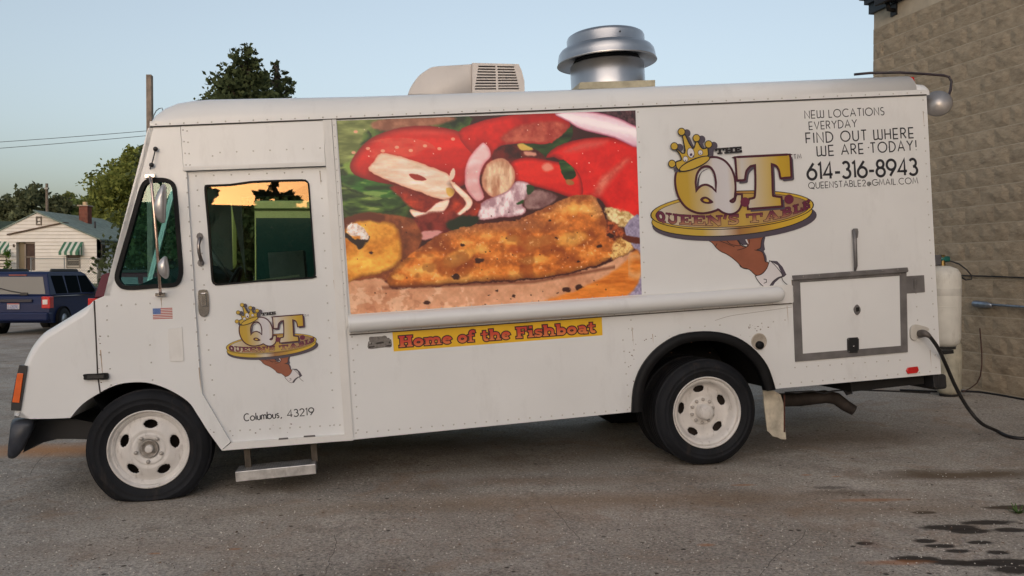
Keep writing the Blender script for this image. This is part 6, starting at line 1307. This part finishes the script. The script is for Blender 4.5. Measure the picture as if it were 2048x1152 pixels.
awning(hp(117, 0, HY-1.1)[0], hp(156, 0, HY-1.1)[0], hp(0, 484, HY-.7)[1], hp(0, 510, HY-1.3)[1], 7, -.66, .75); awning(hp(-40, 0)[0], hp(26, 0)[0], hp(0, 483)[1], hp(0, 508)[1], 12, -.04, .75)
window(hp(-30, 0)[0], hp(24, 0)[0], hp(0, 531)[1], hp(0, 505)[1], -.03, mull=False)
sh = thing('porch_shrub', 'small bright green shrub climbing beside the porch door of the white house', 'shrub', (HX+hp(28, 0)[0], HY-1.2, gz(HX, HY)))
MB().tube([(0, 0, -.2), (.05, 0, 1.4), (-.1, 0, 2.3)], [.04, .03, .01], 6).build('stem', BARK, sh)
crown('leaves', [(.0, 0, 2.1, .25, .25, .35), (.05, 0, 1.5, .25, .25, .35), (.05, 0, .9, .3, .3, .3), (.1, -.1, .4, .45, .4, .3)], 700, .07, leafmat('shrub_leaves', (.09, .16, .03)), sh, 3)
# second house behind on the left
h2 = thing('green_roofed_house', 'dark green roofed house with brick chimney behind the white house at far left', 'house', (wx(-20, 74), 74, 0))
def h2p(px, py): p = W(px, py, 74); return p.x-wx(-20, 74), p.z
z1_, z2_ = h2p(0, 470)[1], h2p(0, 437)[1]; MB().box(-6, 5.5, .5, 7, -1, z1_).build('wall', SID, h2)
slab3((-6, 4, z2_), (4.2, 4, z2_), (6, 0, z1_-.1), (-6, 0, z1_-.1), .1).build('roof', mat('dark_green_roof', (.035, .06, .04), .9, var=.3, vscale=3), h2)
x, z = h2p(50, 426); MB().box(x-.35, x+.45, 3, 3.8, z-1.6, z).box(x-.2, x+.0, 3.1, 3.3, z, z+.12).build('chimney', BRK, h2)
# chain link fence in front of the house
fn = thing('chain_link_fence', 'grey chain link fence in front of the white house', 'fence', (0, 0, 0)); FW = mat('fence_wire', (.28, .29, .28), .5, .6)
fy = 52.5; fx0, fx1 = wx(62, fy), wx(330, fy); fb = gz(-26, fy); ft = W(0, 517, fy).z
mb = MB(); hgt = ft-fb; s_ = .16; x = fx0-hgt
while x < fx1:
    for sg in (1, -1):
        xa_, xb_ = (x, x+hgt) if sg > 0 else (x+hgt, x); pa, pb = (max(fx0, min(xa_, xb_)), min(fx1, max(xa_, xb_)))
        if pb > pa:
            za = fb+((pa-xa_)*sg if sg > 0 else (xa_-pa)); zb2 = fb+((pb-xa_)*sg if sg > 0 else (xa_-pb)); mb.add([(pa, fy, za), (pb, fy, zb2), (pb, fy, zb2+.02), (pa, fy, za+.02), (pa, fy+.01, za), (pb, fy+.01, zb2)], [(0, 1, 2, 3), (0, 4, 5, 1)])
    x += s_
mb.build('wire_mesh', FW, fn, kind='stuff'); MB().tube([(fx0, fy, ft), (fx1, fy, ft)], .022, 6).build('top_rail', FW, fn)
for i in range(5): x = fx0+(fx1-fx0)*i/4; MB().tube([(x, fy, fb-.2), (x, fy, ft+.06)], .03, 6).build('fence_post', FW, fn)
# utility pole, wires, post
up = thing('utility_pole', 'weathered wooden utility pole rising behind the ridge of the white house', 'utility pole', (wx(95.5, 72), 72, 0)); PW = mat('grey_wood', (.16, .13, .10), .9, var=.3, vscale=8, bump=.003, bscale=30)
zt2 = W(95, 367, 72).z; MB().tube([(0, 0, 0), (0, 0, zt2)], [.16, .11], 10).build('pole', PW, up); MB().box(-.12, .2, -.2, 0, zt2-.5, zt2-.35).build('bracket', FW, up)
for i, (ya, yb, lab) in enumerate(((284, 261.5, 'upper of the two overhead power lines crossing the sky at left'), (296.5, 271, 'lower of the two overhead power lines crossing the sky at left'))):
    pa, pb = W(-700, ya+34, 44), W(1000, yb-38, 44); pts = []
    p0, p1 = W(0, ya, 44), W(297, yb, 44); d = (p1-p0)/(p1.x-p0.x)
    for k_ in range(31): x = pa.x+(p1.x+18-pa.x)*k_/30; q_ = p0+d*(x-p0.x); q_.z += .0012*(x-p0.x)*(x-p1.x); pts.append(q_)
    wire('power_line', pts, .014, BC, lab, 'power line')
post = thing('wooden_post', 'bare grey wooden post standing just behind the cab of the truck', 'post', (wx(302, 11), 11, gz(-4.6, 11)))
zt3 = W(302, 150, 11).z-gz(-4.6, 11); MB().hexa([(-.035, -.03, 0), (.035, -.03, 0), (.035, .03, 0), (-.035, .03, 0), (-.031, -.03, zt3), (.035, -.03, zt3), (.035, .03, zt3-.01), (-.031, .03, zt3)]).build('timber', mat('post_wood', (.25, .20, .16), .85, var=.3, vscale=12, bump=.003, bscale=40), post)
wire('guy_cable', [W(305, 250, 11)]+[W(x, y, 9.5) for x, y in ((307,232),(312,222),(318,217),(324,216),(326,222))], .006, mat('cable_blue_grey', (.22, .28, .32), .5), 'pale cable looping from the wooden post toward the truck roof', 'cable')
# ================================================================== parked cars
def car(name, label, loc, rz, body, glassm, L=4.4, Wd=1.78, H=1.66, wagon=True):
    t = thing(name, label, 'car', loc, rz); hw = Wd/2
    BP = mat(name+'_paint', body, .5, 0, coat=.04, var=.04, vscale=2, spec=.3)
    # local: x right, y forward, rear at y=0
    lo = [(0, .42), (-.03, .55), (-.02, .80), (.06, 1.02), (2.9, 1.02), (3.15, 1.0), (4.1, .92), (4.38, .82), (4.42, .45), (4.35, .32), (.1, .32)]
    secs = [(-hw+.0, .93), (-hw+.03, 1), (hw-.03, 1), (hw, .93)]
    vs = []; n = len(lo)
    for x, k_ in ((-hw+.07, 0), (-hw, 1), (hw, 1), (hw-.07, 0)):
        for (y, z) in lo: yy = y if k_ else 2.2+(y-2.2)*.985; zz = z if k_ else (z+.012 if z > .9 else z); vs.append((x, yy, zz))
    mb = MB().add(vs, [(j*n+i, j*n+(i+1) % n, (j+1)*n+(i+1) % n, (j+1)*n+i) for j in range(3) for i in range(n)]+[tuple(range(n)), tuple(reversed(range(3*n, 4*n)))]); mb.build('body', BP, t, bevel=.03)
    g = [(.08, 1.02), (.22, H-.08), (.34, H-.03), (2.2, H-.02), (2.45, H-.08), (3.05, 1.02)]; tw = .15; vs = []; n = len(g)
    for sx in (-1, 1):
        for (y, z) in g: vs.append((sx*(hw-.04-tw*(z-1.02)/(H-1.02)), y, z))
    MB().add(vs, [(i, (i+1) % n, n+(i+1) % n, n+i) for i in range(n)]+[tuple(range(n)), tuple(reversed(range(n, 2*n)))]).build('cabin', BP, t, bevel=.025)
    def sidept(sx, y, z, o): return (sx*(hw-.04-tw*(z-1.02)/(H-1.02)+o), y, z)
    for sx in (-1, 1):
        for (a, b, c, d) in ((.42, 1.05, .36, 1.0), (1.12, 1.85, 1.12, 1.85), (1.92, 2.85, 1.92, 2.42)):
            q_ = [sidept(sx, a, 1.06, .006), sidept(sx, b, 1.06, .006), sidept(sx, d, H-.13, .006), sidept(sx, c, H-.13, .006)]; q2_ = [sidept(sx, a, 1.06, -.01), sidept(sx, b, 1.06, -.01), sidept(sx, d, H-.13, -.01), sidept(sx, c, H-.13, -.01)]
            MB().hexa(q_+q2_).build('side_window', glassm, t)
    yr = lambda z: .08+.14*(z-1.02)/(H-.08-1.02)-.012
    w0, w1 = hw-.16, hw-.27; MB().hexa([(-w0, yr(1.06), 1.06), (w0, yr(1.06), 1.06), (w1, yr(H-.16), H-.16), (-w1, yr(H-.16), H-.16), (-w0, yr(1.06)+.02, 1.06), (w0, yr(1.06)+.02, 1.06), (w1, yr(H-.16)+.02, H-.16), (-w1, yr(H-.16)+.02, H-.16)]).build('rear_window', mat('rear_glass', (.20, .19, .17), .3, spec=.4), t)
    MB().box(-.22, .22, yr(H-.1)-.02, yr(H-.1)+.03, H-.13, H-.1).build('brake_light', mat('brake_red', (.25, .05, .04), .4), t)
    wi = MB().tube([(-.62, yr(1.3)-.02, 1.26), (-.1, yr(1.2)-.03, 1.13), (.25, yr(1.1)-.02, 1.07)], .014, 6); wi.box(.12, .3, yr(1.06)-.03, yr(1.06)+.0, 1.03, 1.1); wi.build('wiper', BLP, t)
    for sx in (-1, 1):
        l = bpy.data.objects.new('tail_lamp', None); C.objects.link(l); l.parent = t; a, b = sorted((sx*(hw-.2), sx*(hw+.012)))
        MB().box(a, b, -.045, .16, .70, 1.0).build('red_lens', RED, l, bevel=.012); MB().box(a+.03, b-.06, -.052, -.044, .80, .92).build('reverse_lens', mat('reverse_white', (.7, .66, .62), .3), l)
        MB().hexa([(sx*(hw-.2), .5, H-.03), (sx*(hw-.25), .5, H-.03), (sx*(hw-.25), .55, H+.05), (sx*(hw-.2), .55, H+.05), (sx*(hw-.2), 2.1, H-.02), (sx*(hw-.25), 2.1, H-.02), (sx*(hw-.25), 2.0, H+.05), (sx*(hw-.2), 2.0, H+.05)]).build('roof_rail', BLP, t, bevel=.008)
        MB().box(min(sx*(hw+.0), sx*(hw+.2)), max(sx*(hw+.0), sx*(hw+.2)), 2.62, 2.74, 1.0, 1.2).build('mirror', mat(name+'_mirror', (.06, .07, .09), .3), t, bevel=.03)
        for y in (.78, 3.5):
            M = Matrix.Translation((sx*(hw-.1), y, .345)) @ Matrix.Rotation(math.pi/2, 4, 'Y')
            wh = bpy.data.objects.new('wheel', None); C.objects.link(wh); wh.parent = t
            MB().lathe([(.2, -.11), (.31, -.11), (.345, -.08), (.345, .08), (.31, .11), (.2, .11)], 28, M).build('tyre', TIRE, wh); MB().lathe([(0, -.07), (.2, -.1), (.2, .1), (0, .07)], 20, M).build('rim', ALU, wh)
            MB().lathe([(.38, -.105), (.38, .106)], 28, M).build('arch_dark', DARK, wh)
    MB().box(-hw+.03, hw-.03, -.10, .2, .38, .60).build('rear_bumper', BP, t, bevel=.04); MB().box(-.45, .45, -.045, .0, .86, .93).build('hatch_garnish', mat('garnish', (.01, .012, .03), .3), t)
    pl = MB().box(-.15, .15, -.052, -.04, .68, .83).build('licence_plate', mat('plate_white', (.5, .48, .5), .5), t)
    if wagon:
        MB().box(-.15, .15, -.055, -.0525, .80, .83).build('plate_red_band', mat('plate_band', (.35, .1, .1), .5), t)
        mb = stroke_text('E', (0, 0), (1, 0), 1, .1, lambda x, y: (x, y), 0) if False else MB(); x = -.125
        for c_ in 'EA28290':
            w, sts = SANS[c_]
            for s_1 in sts:
                q_ = [(x+u*.045, .69+v*.09) for u, v in s_1]; a, b = ribbon_pts(q_, .009); m_ = len(q_); mb.add([(p.x, -.0545, p.y) for p in a]+[(p.x, -.0545, p.y) for p in b], [(i, i+1, m_+i+1, m_+i) for i in range(m_-1)])
            x += .036
        mb.build('plate_number', mat('plate_ink', (.08, .12, .35), .5), t)
    MB().tube([(hw-.03, .25, 1.0), (hw+.004, 1.5, .995), (hw+.002, 3.0, .985)], .008, 5).build('belt_moulding', CHR, t)
    return t
GL2 = mat('suv_glass', (.008, .011, .013), .75, spec=.0)
sx_, sy_ = wx(28, 21.6), 21.6
car('blue_suv', 'dark blue boxy SUV parked nose away at the left edge', (sx_, sy_, gz(sx_, sy_)-.01), math.radians(3.5), (.003, .013, .065), GL2)
mx_, my_ = wx(192, 20.5), 20.5
car('maroon_car', 'maroon wagon mostly hidden behind the cab of the food truck', (mx_, my_, gz(mx_, my_)-.02), math.radians(-72), (.10, .012, .025), mat('maroon_glass', (.10, .10, .11), .1, spec=.8), H=1.62, wagon=False)
# lime box van parked on the far side of the truck (seen through the cab glass)
LIM = mat('lime_paint', (.48, .52, .19), .4, var=.05, vscale=3); vy = 10.2
van = thing('lime_van', 'lime green van parked beyond the food truck, seen through its cab windows', 'van', (wx(575, vy), vy, gz(-2.7, vy)))
def vp(px, py): p = W(px, py, vy); return p.x-wx(575, vy), p.z-gz(-2.7, vy)
x0_, zt_v = vp(508, 401); x1_ = 2.6
MB().box(x0_, x1_, 0, 1.9, .35, zt_v).build('body', LIM, van, bevel=.02)
MB().box(x0_+.01, x1_-.02, -.012, 0, vp(0, 419)[1]-.014, vp(0, 419)[1]+.014).build('roof_gutter', mat('gutter_shadow', (.05, .07, .01), .7), van)
for a, b in ((x0_+.025, x0_+.75), (x0_+.77, x0_+1.7), (x0_+1.72, x0_+2.55)): MB().box(a, b, -.01, .0, vp(0, 560)[1], vp(0, 436)[1]).build('side_window', mat('van_glass', (.012, .05, .045), .1, spec=.7), van)
q_ = vp(437, 540), vp(463, 402); MB().box(q_[0][0], q_[1][0], .1, .25, q_[0][1], q_[1][1]).build('mirror_pillar', LIM, van, bevel=.08)
MB().box(q_[0][0]+.5, x0_+.02, 1.2, 1.9, .4, 1.05).build('van_hood', LIM, van, bevel=.08)
for x in (x0_+.4, x1_-.5): M = Matrix(((1,0,0,x),(0,0,1,-.01),(0,1,0,.34),(0,0,0,1))); MB().lathe([(0, 0), (.34, 0), (.35, .03), (.35, .25), (0, .25)], 24, M).build('wheel', TIRE, van)
# ================================================================== litter, grass tuft
mb = MB(); rs = random.Random(12)
for _ in range(130):
    px_, py_ = rs.uniform(20, 2040), rs.uniform(960, 1150); p = G3(px_, py_, .004); s_2 = rs.uniform(.004, .014); a = rs.uniform(0, 6.28)
    mb.add([p+Vector((s_2*math.cos(a+k_*1.57)*(1 if k_ % 2 else .5), s_2*math.sin(a+k_*1.57)*(1 if k_ % 2 else .5), rs.uniform(0, .006))) for k_ in range(4)], [(0, 1, 2, 3)])
gb = MB(); pb = MB()
for _ in range(2600):
    px_, py_ = rs.uniform(0, 2048), 880+270*rs.random()**.8; p = G3(px_, py_, 0); s_2 = rs.uniform(.0022, .0065); q_ = gb if rs.random() < .6 else pb
    q_.add([p+Vector((s_2, 0, 0)), p+Vector((-s_2*.4, s_2*.9, 0)), p+Vector((-s_2*.5, -s_2*.8, 0)), p+Vector((0, 0, s_2*.9))], [(0, 1, 3), (1, 2, 3), (2, 0, 3)])
for q_, c_ in ((gb, (.62, .58, .52)), (pb, (.10, .075, .06))):
    o = q_.build('loose_grit', mat('grit_%s' % ('pale' if q_ is gb else 'dark'), c_, .85, var=.3, vscale=9), kind='stuff'); o['label'] = ('pale' if q_ is gb else 'dark')+' grit scattered loose over the asphalt'; o['category'] = 'grit'
lt_ = mb.build('leaf_litter', mat('dry_leaf', (.16, .09, .05), .9, var=.6, vscale=9), kind='stuff'); lt_['label'] = 'scattered dry leaf crumbs on the asphalt'; lt_['category'] = 'leaf litter'
gt = thing('weed_tuft', 'small green weed tuft growing from the asphalt at the right edge', 'weed', tuple(G3(2036, 1026, 0))); mb = MB()
for _ in range(22):
    a = rs.uniform(0, 6.28); r_ = rs.uniform(0, .02); b = Vector((r_*math.cos(a), r_*math.sin(a), 0)); d = Vector((math.cos(a)*.05, math.sin(a)*.05, rs.uniform(.01, .045))); s_2 = Vector((-math.sin(a), math.cos(a), 0))*.006
    mb.add([b-s_2, b+s_2, b+d+s_2*.4, b+d-s_2*.4], [(0, 1, 2, 3)])
mb.build('leaf_blades', mat('weed_green', (.05, .10, .02), .8, var=.3, vscale=20), gt, kind='stuff')
mb = MB()
for crack in ([(1520,1152),(1545,1120),(1562,1105),(1600,1080),(1612,1060)],[(60,950),(75,925),(100,905)],[(650,1150),(662,1115),(672,1090),(668,1070)],[(1100,1010),(1135,1050),(1160,1080)]):
    p_ = [gpt(*q_) for q_ in spline(crack, 5)]; p_ = [(x+rs.uniform(-.006, .006), y+rs.uniform(-.006, .006)) for x, y in p_]; a, b = ribbon_pts(p_, .0035); m_ = len(p_)
    mb.add([(p.x, p.y, gz(p.x, p.y)+.0012) for p in a]+[(p.x, p.y, gz(p.x, p.y)+.0012) for p in b], [(i, i+1, m_+i+1, m_+i) for i in range(m_-1)])
mb.build('asphalt_crack', mat('crack_dark', (.12, .10, .085), .95), kind='structure')
